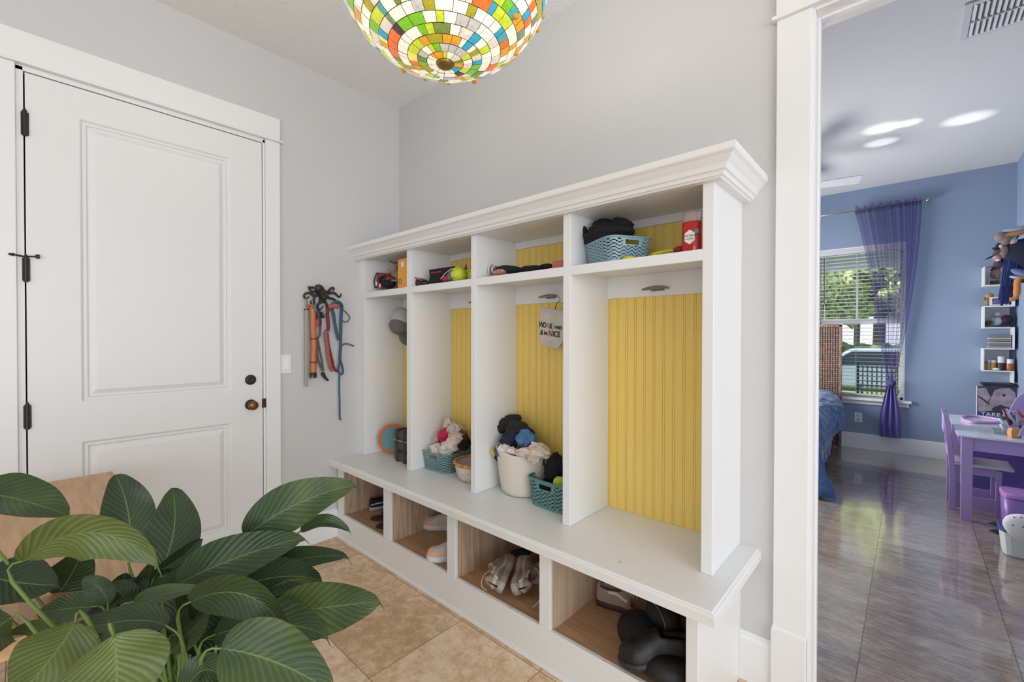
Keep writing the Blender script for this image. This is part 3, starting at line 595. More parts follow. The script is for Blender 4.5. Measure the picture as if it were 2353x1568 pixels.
c = onp(1268, 612, 1, -.28); tag(B().box(c.x-.012, c.x+.010, c.y-.01, c.y+.01, 1.669, 1.678).build('eraser', mat('label_white', (236, 234, 232), .5), None, bevel=.002), 'tiny white block on the third shelf', 'block')
c = onp(1283, 608, 1, -.25); tag(B().box(c.x-.03, c.x+.035, c.y-.012, c.y+.012, 1.669, 1.715).build('soap_box', mat('salmon_box', (196, 110, 98), .55), None, bevel=.006), 'salmon red box at the right end of the third shelf', 'box')
# shelf 2
sg = root('sunglasses', 'black wraparound sunglasses with red frame on the second shelf', 'sunglasses', P3(955, 650, -.29)); c = onp(962, 646, 1, -.27); c.z = 1.690
B().blob(c+Vector((.005, 0, .002)), (.085, .035, .034), (0, .05, .1), .06, 1.5, 3, 2).build('lens', mat('dark_lens', (34, 28, 34), .2), sg, smooth=True)
B().tube(smoothp([c+Vector((-.080, -.028, .0)), c+Vector((-.045, -.036, .023)), c+Vector((.01, -.036, .034)), c+Vector((.07, -.026, .012))]), .0045, 6).build('frame', mat('red_frame', (196, 56, 72), .4), sg, smooth=True)
B().tube(smoothp([c+Vector((-.045, -.037, -.012)), c+Vector((-.036, -.039, .006)), c+Vector((-.03, -.037, .017))]), .007, 6).build('temple', MATS['red_frame'], sg, smooth=True)
bg_ = root('cosmetics_pouch', 'black pouch with red script lettering on the second shelf', 'pouch', P3(1010, 648, -.26)); f_ = lambda px, py: onp(px, py, 1, -.27)
A_, B_, C_, D_, E_ = f_(984, 651), f_(1022, 646), f_(1040, 612), f_(985, 620), f_(987, 636)
q = B(); pts = [A_, B_, C_, D_, E_]; q.add(pts+[p+Vector((.01, .035, 0)) for p in pts], [(0, 1, 2, 3, 4), (9, 8, 7, 6, 5)]+[(i, (i+1) % 5, 5+(i+1) % 5, 5+i) for i in range(5)]); q.build('pouch_body', m_black, bg_, bevel=.004)
text('script_lettering', 'Real Foundation', mat('red_thread', (206, 60, 84), .6), .0155, frame((f_(987, 629)+f_(1020, 623))/2+Vector((0, -.004, 0)), f_(1020, 623)-f_(987, 629), (0, 0, 1)), bg_, shear=.3, width=.95)
pk = root('toiletry_bag', 'grey purse with crimson panel and white piping leaning beside the softballs', 'bag', P3(1032, 640, -.27))
q = B(); pts = [f_(1017, 646), f_(1041, 642), f_(1044, 617), f_(1036, 615), f_(1024, 632)]; q.add(pts+[p+Vector((.01, .04, 0)) for p in pts], [(0, 1, 2, 3, 4), (9, 8, 7, 6, 5)]+[(i, (i+1) % 5, 5+(i+1) % 5, 5+i) for i in range(5)]); q.build('bag_body', mat('slate_cloth', (118, 120, 148), .8), pk, bevel=.004)
B().blob(f_(1023, 641)+Vector((0, -.004, 0)), (.022, .012, .017), amp=.1, sub=3).build('crimson_panel', mat('crimson', (188, 30, 72), .6), pk, smooth=True)
B().tube([f_(1016, 642)+Vector((0, -.012, 0)), f_(1026, 629)+Vector((0, -.010, 0)), f_(1040, 617)+Vector((0, -.006, 0))], .002, 5).build('piping', MATS['label_white'], pk)
def softball(px, py, y, label):
    c = onp(px, py, 1, y); c.z = 1.668+.0455; r_ = root('softball', label, 'softball', c, 'yellow softballs on the second shelf')
    B().blob(c, (.0455,)*3, amp=0, sub=4).build('cover', mat('softball_yellow', (206, 214, 60), .5), r_, smooth=True)
    q = B()
    for s_ in (-1, 1):
        L = [c+Vector((.046*sin(t)*.75*1, -.046*cos(t)*.9, s_*(.017+.016*(1-cos(t*1.6)))-.004)) for t in [x*.16-1.1 for x in range(15)]]
        L = [c+(p-c).normalized()*.0457 for p in L]
        for p in L: q.tube([p+Vector((0, 0, -.0035)), p+Vector((0, 0, .0035))], .0008, 4)
    q.build('stitching', m_dk, r_)
softball(1054, 628, -.27, 'yellow softball with black stitching, nearer the black pouch')
softball(1084, 622, -.185, 'yellow softball half hidden by the divider')
c = onp(1068, 612, 1, -.17); q = B(); q.add([c+Vector((-.02, 0, -.05)), c+Vector((.03, 0, -.05)), c+Vector((.012, 0, .022)), c+Vector((0, .03, -.05))], [(0, 1, 2), (1, 3, 2), (3, 0, 2), (0, 3, 1)]); tag(q.build('pennant', mat('pennant_red', (190, 36, 44), .6), None), 'small pointed red cloth pennant standing behind the softballs', 'pennant')
# shelf 1
rg = root('red_pouch', 'dark red leather pouch with black edge and white labels on the first shelf', 'pouch', P3(880, 650, -.27)); g = lambda px, py, y=-.27: onp(px, py, 1, y)
q = B(); pts = [g(862, 663), g(886, 661), g(890, 636), g(880, 629), g(866, 626)]; q.add(pts+[p+Vector((.02, .05, 0)) for p in pts], [(0, 1, 2, 3, 4), (9, 8, 7, 6, 5)]+[(i, (i+1) % 5, 5+(i+1) % 5, 5+i) for i in range(5)]); q.build('pouch_body', mat('dark_red_leather', (124, 40, 36), .45, var=(40, .25)), rg, bevel=.006)
B().tube(smoothp([g(862, 662, -.275), g(860, 645, -.275), g(866, 627, -.275)]), .004, 6).build('edge', m_dk, rg)
q = B(); 
for a_, b2 in ((873, 656), (865, 652)): p = g(a_, b2, -.274); q.box(p.x-.008, p.x+.010, p.y-.002, p.y, p.z-.014, p.z+.012)
q.build('paper_label', MATS['label_white'], rg)
cp_ = root('baseball_cap', 'black brimmed cap on the first shelf between red pouch and tan hat', 'cap', P3(895, 652, -.24)); c = g(893, 652, -.24)
B().blob(c, (.055, .045, .035), (0, 0, .2), .05, 1, 3, 2).build('crown', mat('navy_felt', (24, 26, 38), .85), cp_, smooth=True)
B().tube(smoothp([c+Vector((-.05, -.03, .0)), c+Vector((-.02, -.05, .03)), c+Vector((.03, -.045, .045))]), .012, 8, flat=.35).build('brim', MATS['navy_felt'], cp_, smooth=True)
c = g(906, 645, -.2); th = root('sun_hat', 'tan brimmed hat lying behind the orange card on the first shelf', 'hat', c)
B().blob(c+Vector((0, 0, 0)), (.08, .06, .012), (.1, .1, 0), .05, 1, 3, 3).build('brim', mat('tan_felt', (166, 134, 104), .85), th, smooth=True)
B().blob(c+Vector((.02, .02, .035)), (.055, .05, .042), (0, .1, 0), .08, 1.4, 3, 5).build('crown', MATS['tan_felt'], th, smooth=True)
c = g(905, 622, -.15); tag(B().blob(c, (.06, .04, .03), (0, -.3, 0), .25, 1.6, 3, 6, .3).build('bandana', mat('greige_cloth', (176, 164, 154), .9, var=(60, .25)), None, True), 'crumpled greige bandana piled behind the tan hat', 'bandana')
tag(B().tube(smoothp([g(896, 600, -.2), g(904, 604, -.2), g(915, 605, -.2), g(924, 600, -.2), g(928, 606, -.2), g(925, 640, -.2)]), .0035, 6).build('wire_headband', m_dk, None, True), 'thin dark wire headband sticking up behind the orange card', 'headband')
oc = root('orange_card', 'orange yellow rounded toy box standing upright on the first shelf', 'box', P3(921, 657, -.29)); a_, b2 = g(913, 657, -.30), g(933, 655, -.30); zt = g(913, 596, -.3).z
B().box(a_.x, b2.x+.05, a_.y, a_.y+.028, 1.669, zt).build('box_body', mat('orange_card', (236, 168, 54), .45), oc, bevel=.008)
B().box(a_.x+.045, a_.x+.075, a_.y-.001, a_.y, zt-.055, zt-.022).build('white_sticker', MATS['label_white'], oc)
cc = Vector((a_.x+.034, a_.y-.001, 1.669+.047)); B().tube([cc+Vector((.015*cos(2*pi*k/24)*(1-.12*sin(2*pi*k/24)), 0, .019*sin(2*pi*k/24))) for k in range(25)], .0014, 5).build('emblem', m_dk, oc)
text('emblem_mark', ':)', m_dk, .016, frame(cc, (0, 0, -1), (1, 0, 0)), oc)
# bay 1: cap hanging, disc, canvas case
c = g(921, 738, -.13); hc = root('baseball_cap', 'grey and white cap hanging from the hook of the first bay', 'cap', c)
B().blob(c, (.082, .075, .098), (0, .2, 0), .05, 1, 4, 2).build('crown', mat('light_grey_cap', (184, 182, 180), .85, bump=(200, .3)), hc, smooth=True)
B().blob(c+Vector((.012, -.012, -.032)), (.078, .074, .07), (0, .35, 0), .04, 1, 4, 3).build('front_panel', mat('mid_grey_cap', (112, 110, 110), .85, bump=(200, .3)), hc, smooth=True)
B().blob(c+Vector((.055, .0, -.125)), (.055, .05, .012), (0, 1.1, 0), .04, 1, 3, 3).build('brim', MATS['mid_grey_cap'], hc, smooth=True)
q = B()
for s_ in (-.6, .2, 1): q.tube(smoothp([c+Vector((-.086*cos(s_), -.079*sin(s_)-.004, -.01)), c+Vector((-.069*cos(s_), -.070*sin(s_), .058)), c+Vector((.014, 0, .101))]), .0016, 5)
q.build('seam_piping', MATS['label_white'], hc)
dcn = onp(904, 1008, 1, -.185); ds = root('throwing_disc', 'teal throwing disc with an orange rim leaning in the first bay', 'disc', dcn)
Md = (Vector((.80, -.56, .20))).to_track_quat('Z', 'Y').to_matrix().to_4x4()
B().lathe([(0, .006), (.085, .006), (.085, -.002), (0, -.002)], 48, dcn, False, Md).build('disc_face', mat('teal_net', (104, 146, 152), .7, bump=(160, .6)), ds, smooth=False)
B().tube([dcn+(Md@Vector((.093*cos(2*pi*k/56), .093*sin(2*pi*k/56), 0))) for k in range(57)], .0105, 8, flat=1).build('orange_rim', mat('orange_foam', (226, 104, 58), .6), ds, smooth=True)
tag(B().blob((.215, -.075, .555), (.035, .025, .022), amp=.2, sub=3, seed=4).build('grey_stone', mat('grey_felt', (140, 134, 130), .9, bump=(90, .6)), None, True), 'small grey felt bag on the bench behind the throwing disc', 'bag')
cs = root('canvas_case', 'dark grey padded case with straps standing at the right of the first bay', 'case', (.50, -.2, .533)); m_can = mat('charcoal_canvas', (84, 80, 76), .85, bump=(160, .5)); m_can2 = mat('charcoal_strap', (62, 59, 57), .8)
for k in range(3): B().box(.335, .58, -.270, -.15, .535+k*.070, .600+k*.070).build('padded_block', m_can, cs, bevel=.016)
for x in (.375, .455): B().box(x, x+.022, -.277, -.14, .534, .75).build('strap', m_can2, cs, bevel=.004)
B().box(.34, .58, -.276, -.262, .670, .680).build('zip', m_metal, cs, bevel=.002)
B().blob((.52, -.17, .765), (.05, .05, .03), amp=.2, sub=3).build('top_flap', m_can2, cs, smooth=True)
# hanging cloth bag bay 3
g = lambda px, py, y=-.10: onp(px, py, 1, y)
hb = root('hanging_cloth_bag', 'natural canvas pouch with painted slogan hanging from the third bay cleat', 'bag', g(1267, 700))
pts = [g(1244, 706), g(1300, 716), g(1300, 775), g(1281, 802), g(1238.5, 793), g(1240, 745)]
q = B(); q.add(pts+[p+Vector((0, .008, 0)) for p in pts], [(0, 1, 2, 3, 4, 5), (11, 10, 9, 8, 7, 6)]+[(i, (i+1) % 6, 6+(i+1) % 6, 6+i) for i in range(6)]); q.build('canvas_pouch', mat('natural_canvas', (206, 198, 188), .9, bump=(260, .4), var=(12, .06)), hb, bevel=.002)
q = B(); a_, b2 = g(1243.5, 706), g(1300, 716); q.add([a_+Vector((0, -.002, 0)), b2+Vector((0, -.002, 0)), b2+Vector((0, -.002, -.022)), a_+Vector((0, -.002, -.022))], [(0, 1, 2, 3)]); q.build('hem_band', mat('pale_hem', (196, 194, 198), .9), hb, solid=.0015)
B().tube(smoothp([g(1285, 683), g(1287, 690), g(1279, 699), g(1276, 711)]), .0018, 5).build('cord', m_dk, hb)
inks = [mat('ink_black', (36, 34, 36), .7), mat('ink_red', (150, 44, 40), .7), mat('ink_blue', (70, 100, 150), .7), mat('ink_rose', (206, 140, 130), .7)]
def line(words, x0, y0, x1, y1, hpx):
    n = sum(len(w_) for w_, _, _ in words); u = 0; L = sum(len(w_)*s_ for w_, s_, _ in words)
    for w_, s_, k in words:
        m_ = (u+len(w_)*s_/2)/L; u += len(w_)*s_; px, py = x0+(x1-x0)*m_, y0+(y1-y0)*m_
        d = g(x1, y1)-g(x0, y0); ht = (g(px, py-hpx/2)-g(px, py+hpx/2)).length*s_
        text('lettering', w_, inks[k], ht*1.25, frame(g(px, py)+Vector((0, -.002, 0)), d, (0, 0, 1)), hb, ext=.0004, font_bold=.0007, width=.78)
line([('W', 1.15, 0), ('O', 1, 0), ('R', 1, 3), ('K', 1.1, 0), (' ', .5, 0), ('HARD', .62, 0)], 1240, 746, 1292, 755, 13)
line([('&', 1, 0), (' ', .3, 0), ('be', .8, 0), (' ', .4, 0), ('N', 1.2, 1), ('ICE', 1.1, 0)], 1242, 764, 1289, 770, 13)
# ================================================================ shoes
def lerp(tab, t):
    for (a, x), (b_, y) in zip(tab, tab[1:]):
        if t <= b_: f = (t-a)/(b_-a); f = f*f*(3-2*f); return x+(y-x)*f
    return tab[-1][1]
WID = [(0, .004), (.012, .030), (.04, .052), (.2, .064), (.42, .062), (.65, .086), (.8, .092), (.92, .074), (.985, .036), (1, .012)]
CEN = [(0, 0), (.5, 0), (.8, .006), (1, .002)]
def shoe(name, label, L=.27, sole=.028, hs=((0, .055), (.05, .082), (.28, .075), (.42, .085), (.6, .062), (.8, .045), (.95, .036), (1, .02)), mu=None, ms=None, extra=None, wid=1.0, group=None, cat='shoe', mi=None, rocker=.0, opn=(.07, .44)):
    r_ = root(name, label, cat, (0, 0, 0), group); N = 30
    def out(t, k=1.0): return lerp(WID, t)*wid*k/2
    # sole
    rings = []
    for i in range(N+1):
        t = i/N; w = out(t, 1.07)+.001; c = lerp(CEN, t); rz = rocker*max(0, (t-.72)/.28)**2; x = t*L*1.02-.002
        rings.append([Vector((x, c-w*.93, rz)), Vector((x, c-w, rz+sole*.4)), Vector((x, c-w*.96, rz+sole)), Vector((x, c, rz+sole)), Vector((x, c+w*.96, rz+sole)), Vector((x, c+w, rz+sole*.4)), Vector((x, c+w*.93, rz)), Vector((x, c, rz))])
    B().loft(rings).build('sole', ms, r_, smooth=True, bevel=0)
    rings = []; K = 13
    for i in range(N+1):
        t = .0005+i/N*.9895; w = out(t); c = lerp(CEN, t); h = lerp(hs, t); rz = rocker*max(0, (t-.72)/.28)**2; ring = []
        o_ = 0
        if opn[0] < t < opn[1]: o_ = min(1, (t-opn[0])/.04, (opn[1]-t)/.05)
        for k in range(K):
            a = pi*k/(K-1); y = -cos(a); z = sin(a)**.75
            yy = c+y*w*(1 if z < .5 else 1); zz = h*z
            if o_ and abs(y) < .72: zz = h*z*(1-o_)+o_*(sole*.6 if abs(y) < .55 else h*.93)*1; 
            ring.append(Vector((t*L, yy, rz+sole*.8+max(0, zz))))
        rings.append(ring)
    q = B(); q.loft(rings, False, False); q.add(rings[-1], [tuple(range(K))]); q.build('upper', mu, r_, smooth=True, solid=.0025, sub=1)
    if extra: extra(r_, L, out, hs, sole)
    return r_
def laces(mm, t0=.46, t1=.66, n=5, hgt=.001):
    def f(r_, L, out, hs, sole):
        for i in range(n):
            t = t0+(t1-t0)*i/(n-1); z = lerp(hs, t)+sole*.8+hgt; w = out(t)*.5
            B().tube([(t*L, -w, z-.008), (t*L, 0, z), (t*L+.004, w, z-.008)], .0028, 6).build('lace', mm, r_, smooth=True)
    return f
def band(mm, pts, side=-1, nm='stripe', r_=.004, flat=.4):   # strip on a side, pts (t, zfrac)
    def f(rr, L, out, hs, sole):
        P_ = [Vector((t*L, lerp(CEN, t)+side*(out(t)*cos(math.asin(min(.97, zf))**1)+.001), sole*.8+lerp(hs, t)*zf**.75)) for t, zf in pts]
        B().tube(smoothp(P_), r_, 6, flat=1).build(nm, mm, rr, smooth=True)
    return f
def many(*fs):
    def f(*a):
        for g_ in fs: g_(*a)
    return f
def put(r_, x, y, z, rz, rx=0, ry=0): r_.location = (x, y, z); r_.rotation_euler = (rx, ry, rz); return r_
ZS = .1565
m_wl = mat('off_white_leather', (214, 206, 198), .55); m_peach = mat('peach_leather', (232, 176, 138), .55); m_soleW = mat('white_rubber', (222, 220, 222), .6)
# bay 1: black slip-on and flip flops
o = shoe('slip_on_shoe', 'black slip-on shoe with dotted side and pale sole in the first cubby', mu=mat('black_canvas', (26, 27, 32), .9), ms=mat('pale_sole', (176, 178, 188), .6), extra=band(mat('dot_white', (200, 200, 204), .7, var=(200, .6)), [(.02, .25), (.2, .3), (.4, .25)], -1, 'dotted_panel', .006))
put(o, .135, -.33, ZS, math.radians(76)); o.scale = (.9, .9, .9)
def flipflop(name, label, x, y, rz, z=ZS):
    r_ = root(name, label, 'sandal', (0, 0, 0), 'brown flip flops in the first cubby'); L = .25
    ringf = lambda h0, h1, k: [[Vector((t*L, s_*lerp(WID, t)*k/2+lerp(CEN, t), h)) for s_, h in ((-1, h0), (-1, h1), (1, h1), (1, h0))] for t in [i/20 for i in range(21)]]
    B().loft(ringf(0, .012, 1.1)).build('outsole', mat('tan_rubber', (150, 126, 92), .7), r_); B().loft(ringf(.012, .02, 1.05)).build('footbed', mat('dark_brown_footbed', (72, 52, 38), .6), r_)
    q = B()
    for s_ in (-1, 1): q.tube(smoothp([(.19, 0, .02), (.17, s_*.012, .045), (.13, s_*.034, .048), (.085, s_*.036, .02)]), .009, 8, flat=.4)
    q.build('thong_strap', mat('dark_brown_strap', (52, 40, 32), .6), r_, smooth=True); return put(r_, x, y, z, rz)
flipflop('flip_flop', 'brown flip flop lying farther back in the first cubby', .30, -.405, .93); flipflop('flip_flop', 'brown flip flop lying nearer the front edge of the first cubby', .40, -.465, .80)
bpy.data.objects['flip_flop'].location = (.42, -.20, ZS); bpy.data.objects['flip_flop'].rotation_euler = (0, 0, math.radians(-118))
bpy.data.objects['flip_flop.001'].location = (.53, -.23, ZS); bpy.data.objects['flip_flop.001'].rotation_euler = (0, 0, math.radians(-111))
# bay 2: two sneakers, toes to the left
def peachm():
    q = NT('white_peach_leather'); sp = q.node('ShaderNodeSeparateXYZ'); q.link(q.coord(), sp.inputs[0])
    k = q.math('MULTIPLY', q.math('GREATER_THAN', q.math('SUBTRACT', sp.outputs[0], q.math('MULTIPLY', sp.outputs[2], .5)), .165), q.math('LESS_THAN', sp.outputs[2], .062))
    q.link(q.mix(k, (206, 198, 192), (226, 172, 138)), q.b.inputs['Base Color']); q.b.inputs['Roughness'].default_value = .5; return q.m
m_wp = peachm(); ex = laces(m_wl)
o = shoe('sneaker', 'white and peach sneaker at the back of the second cubby', mu=m_wp, ms=m_soleW, sole=.034, extra=ex, group='white and peach sneakers'); put(o, .86, -.10, ZS, pi+.52)
o = shoe('sneaker', 'white and peach sneaker at the front edge of the second cubby', mu=m_wp, ms=m_soleW, sole=.034, extra=ex, group='white and peach sneakers'); put(o, 1.155, -.27, ZS, pi+.85)
# bay 3: pair with heels towards the room
m_greige = mat('greige_mesh', (150, 134, 124), .6, bump=(300, .5)); m_gl = mat('greige_gloss', (176, 164, 156), .4); m_cream = mat('cream_panel', (214, 200, 186), .5)
def greigem():
    q = NT('greige_panelled_upper'); sp = q.node('ShaderNodeSeparateXYZ'); q.link(q.coord(), sp.inputs[0]); x, z = sp.outputs[0], sp.outputs[2]
    wv_ = q.math('ABSOLUTE', q.math('SUBTRACT', z, q.math('ADD', .050, q.math('MULTIPLY', q.math('SINE', q.math('MULTIPLY', x, 30)), .010))))
    c = q.mix(q.math('LESS_THAN', wv_, .0075), (142, 128, 118), (186, 174, 164))
    k = q.math('MULTIPLY', q.math('MULTIPLY', q.math('GREATER_THAN', x, .035), q.math('LESS_THAN', x, .095)), q.math('GREATER_THAN', z, .070)); c = q.mix(k, c, (214, 202, 188))
    k = q.math('MULTIPLY', q.math('GREATER_THAN', x, .20), q.math('LESS_THAN', z, .055)); c = q.mix(k, c, (176, 162, 150))
    q.link(c, q.b.inputs['Base Color']); q.b.inputs['Roughness'].default_value = .5; q.bump(q.noise(q.coord(), 300, 2), .3); return q.m
m_greige = greigem(); exg = many(laces(m_cream, .46, .66, 6, .001), band(m_soleW, [(.05, .14), (.08, .36)], -1, 'heel_mark', .0022), band(m_soleW, [(.08, .14), (.11, .36)], -1, 'heel_mark', .0022), band(m_soleW, [(.05, .14), (.08, .36)], 1, 'heel_mark', .0022), band(m_soleW, [(.08, .14), (.11, .36)], 1, 'heel_mark', .0022))
o = shoe('running_shoe', 'greige running shoe tilted on its side, left of the pair in third cubby', mu=m_greige, ms=m_gl, sole=.03, extra=exg); put(o, 1.528, -.462, ZS+.043, math.radians(121), math.radians(-66))
o = shoe('running_shoe', 'greige running shoe leaning on its mate, right of the pair in third cubby', mu=m_greige, ms=m_gl, sole=.03, extra=exg); put(o, 1.566, -.442, ZS+.043, math.radians(119), math.radians(66))
q = B()
for pts in ([(1.43, -.44, .25), (1.40, -.46, .22), (1.40, -.475, .18), (1.43, -.47, .162)], [(1.66, -.36, .25), (1.69, -.38, .24), (1.70, -.41, .20), (1.68, -.43, .17)], [(1.66, -.36, .25), (1.70, -.34, .22), (1.74, -.36, .20), (1.76, -.38, .16)]): q.tube(smoothp(pts), .0022, 6)
tag(q.build('shoelace', m_cream, None, True, org=(1.6, -.4, .16)), 'loose cream shoelace ends trailing from the greige running shoes', 'shoelace')
o = shoe('sneaker', 'grey lilac sneaker with pink sole behind the greige pair in the third cubby', mu=mat('lilac_grey', (176, 166, 170), .6, bump=(200, .4)), ms=mat('pink_grey_sole', (196, 164, 170), .6), sole=.034, extra=laces(m_cream)); put(o, 1.70, -.12, ZS, pi+.55); o.location.x = 1.70
o = shoe('loafer', 'brown shoe deep in the third cubby behind the greige shoes', mu=mat('tan_suede', (146, 104, 66), .8), ms=mat('dark_sole', (60, 44, 34), .6), sole=.014); put(o, 1.45, -.05, ZS, -math.radians(86)); o.location = (1.44, -.045, ZS); o.scale = (.62, .9, .9)
tag(B().blob((1.33, -.10, .175), (.06, .03, .018), (0, 0, .5), .3, 2, 3, 3, .3).build('black_sandal', mat('black_mesh', (44, 38, 34), .8), None, True), 'black woven sandal against the back left wall of the third cubby', 'sandal')
# bay 4
m_tan = mat('tan_canvas', (158, 138, 118), .85, bump=(260, .4)); m_gum = mat('dark_gum_sole', (62, 36, 28), .6)
wv = band(m_wl, [(.22, .60), (.36, .58), (.46, .42), (.60, .44), (.86, .30)], -1, 'wave_stripe', .0075)
o = shoe('skate_shoe', 'tan skate shoe with white wave stripe at the back left of the fourth cubby', L=.27, mu=m_tan, ms=m_gum, sole=.026, extra=many(wv, laces(m_wl, .42, .68, 6))); put(o, 1.90, -.165, ZS, .10)
o.location = (1.852, -.185, ZS); o.rotation_euler = (0, 0, .26)
o = shoe('ankle_shoe', 'brown suede shoe with dark opening in the middle of the fourth cubby', L=.26, mu=mat('brown_suede', (152, 112, 80), .85), ms=m_gum, sole=.02, wid=1.05, hs=((0, .08), (.05, .10), (.28, .095), (.42, .085), (.6, .062), (.8, .045), (.95, .036), (1, .02))); put(o, 2.03, -.235, ZS, .1, 0, 0)
m_bf = mat('black_fleece', (12, 13, 16), .7); m_bl = mat('black_leather', (11, 11, 11), .45, bump=(60, .35)); m_st = mat('grey_stitching', (120, 118, 116), .6)
sl = root('slipper', 'large black rounded clog standing with its toe outward in the fourth cubby', 'clog', (2.17, -.36, .16))
B().blob((2.148, -.345, .225), (.105, .085, .066), (.15, .1, -.5), .03, 1, 4, 2).build('toe_shell', m_bf, sl, smooth=True)
B().blob((2.205, -.29, .295), (.075, .055, .060), (.2, .35, -.5), .03, 1, 4, 4).build('tongue', mat('black_suede', (24, 23, 24), .7), sl, smooth=True)
q = B(); q.tube([Vector((2.205, -.29, .295))+Matrix.Rotation(-.5, 3, 'Z')@Vector((.074*cos(t), -.045, .058*sin(t))) for t in [x*.14-.4 for x in range(20)]], .0016, 5); q.build('edge_stitching', m_st, sl, smooth=True)
o = shoe('leather_clog', 'black leather clog with grey stitching at the front right of the fourth cubby', L=.28, mu=m_bl, ms=mat('black_sole', (38, 38, 44), .5), sole=.022, wid=1.15, rocker=.0, hs=((0, .055), (.05, .07), (.28, .085), (.42, .095), (.6, .082), (.8, .062), (.95, .045), (1, .02)), extra=many(band(m_st, [(.50, .12), (.50, .6), (.52, .95)], -1, 'stitching', .0016), band(m_st, [(.62, .12), (.60, .6), (.60, .95)], -1, 'stitching', .003), band(m_st, [(.70, .3), (.66, .7), (.68, .95)], -1, 'stitching', .0016), band(m_st, [(.80, .3), (.76, .7), (.78, .95)], -1, 'stitching', .0016)))
put(o, 2.36, -.33, .225, pi+.62, .12, .14)
tag(B().blob((2.30, -.43, .205), (.095, .06, .048), (0, .05, .5), .05, 1.5, 4, 6).build('leather_slipper', mat('grained_black_leather', (17, 16, 16), .5, bump=(300, .7)), None, True), 'black grained leather slipper under the clog at the front right of the fourth cubby', 'slipper')
tag(B().blob((2.29, -.20, .26), (.09, .09, .07), (0, 0, 0), .08, 1.5, 4, 9).build('black_boot', m_bf, None, True), 'black boot in the dark back right of the fourth cubby', 'boot')

# ================================================================ table and plant
zt = .75; tb = root('oak_table', 'light oak table with a thick plank top behind the potted plant', 'table', (.9, -2.1, 0))
B().box(.228, 1.57, -2.75, -1.661, zt-.04, zt).build('plank_top', m_slab, tb, bevel=.003)
for x in (.29, 1.45):
    for y in (-1.76, -2.68): B().box(x, x+.06, y, y+.06, 0, zt-.04).build('leg', m_slab, tb, bevel=.003)
for y in (-1.72, -2.66): B().box(.35, 1.45, y, y+.022, zt-.12, zt-.04).build('apron', m_slab, tb)
def leafm():
    q = NT('peace_lily_leaf'); c = q.node('ShaderNodeUVMap'); sp = q.node('ShaderNodeSeparateXYZ'); q.link(c.outputs[0], sp.inputs[0])
    u = q.math('ABSOLUTE', q.math('SUBTRACT', sp.outputs[0], .5)); v = sp.outputs[1]
    ph = q.math('SUBTRACT', v, q.math('MULTIPLY', q.math('POWER', u, .8), .55)); nz = q.noise(c.outputs[0], 3, 3)
    vein = q.math('SINE', q.math('ADD', q.math('MULTIPLY', ph, 84), q.math('MULTIPLY', nz, 2))); vein = q.math('ADD', q.math('MULTIPLY', vein, .5), .5)
    oi = q.node('ShaderNodeObjectInfo'); n2 = q.noise(q.coord(), 9, 3)
    f = q.math('ADD', q.math('MULTIPLY', q.sepr(oi.outputs['Color']), .5), q.math('MULTIPLY', n2, .5))
    base = q.ramp(f, [(.25, (28, 46, 28)), (.5, (50, 72, 38)), (.78, (94, 110, 58))])
    hi = q.ramp(f, [(.25, (44, 66, 42)), (.5, (78, 98, 50)), (.78, (138, 146, 84))])
    col = q.mix(q.math('MULTIPLY', q.math('POWER', vein, 3), .5), base, hi)
    mid = q.math('LESS_THAN', u, .012); col = q.mix(q.math('MULTIPLY', mid, .7), col, (118, 138, 74))
    geo = q.node('ShaderNodeNewGeometry'); col = q.mix(q.math('MULTIPLY', geo.outputs['Backfacing'], .55), col, (128, 146, 96))
    q.link(col, q.b.inputs['Base Color']); q.b.inputs['Roughness'].default_value = .34
    q.b.inputs['Specular IOR Level'].default_value = .55
    q.bump(q.math('ADD', vein, q.math('MULTIPLY', mid, -1.5)), .4, .0012)
    tr = q.node('ShaderNodeBsdfTranslucent'); q.link(col, tr.inputs[0]); mx = q.node('ShaderNodeMixShader'); mx.inputs[0].default_value = .18
    q.link(q.b.outputs[0], mx.inputs[1]); q.link(tr.outputs[0], mx.inputs[2]); q.link(mx.outputs[0], q.out.inputs[0]); return q.m
m_leaf = leafm(); m_stem = mat('leaf_stem', (104, 128, 58), .5)
PR = Vector((1.83, -1.70, .46)); PL = root('potted_peace_lily', 'large potted peace lily with broad glossy dark green leaves in the foreground', 'plant', (1.83, -1.70, 0))
B().lathe([(0, 0), (.11, 0), (.12, .01), (.155, .40), (.165, .41), (.165, .44), (.150, .44), (.145, .41), (0, .41)], 40, (1.83, -1.70, 0)).build('pot', mat('grey_ceramic_pot', (168, 164, 158), .5), PL, smooth=False)
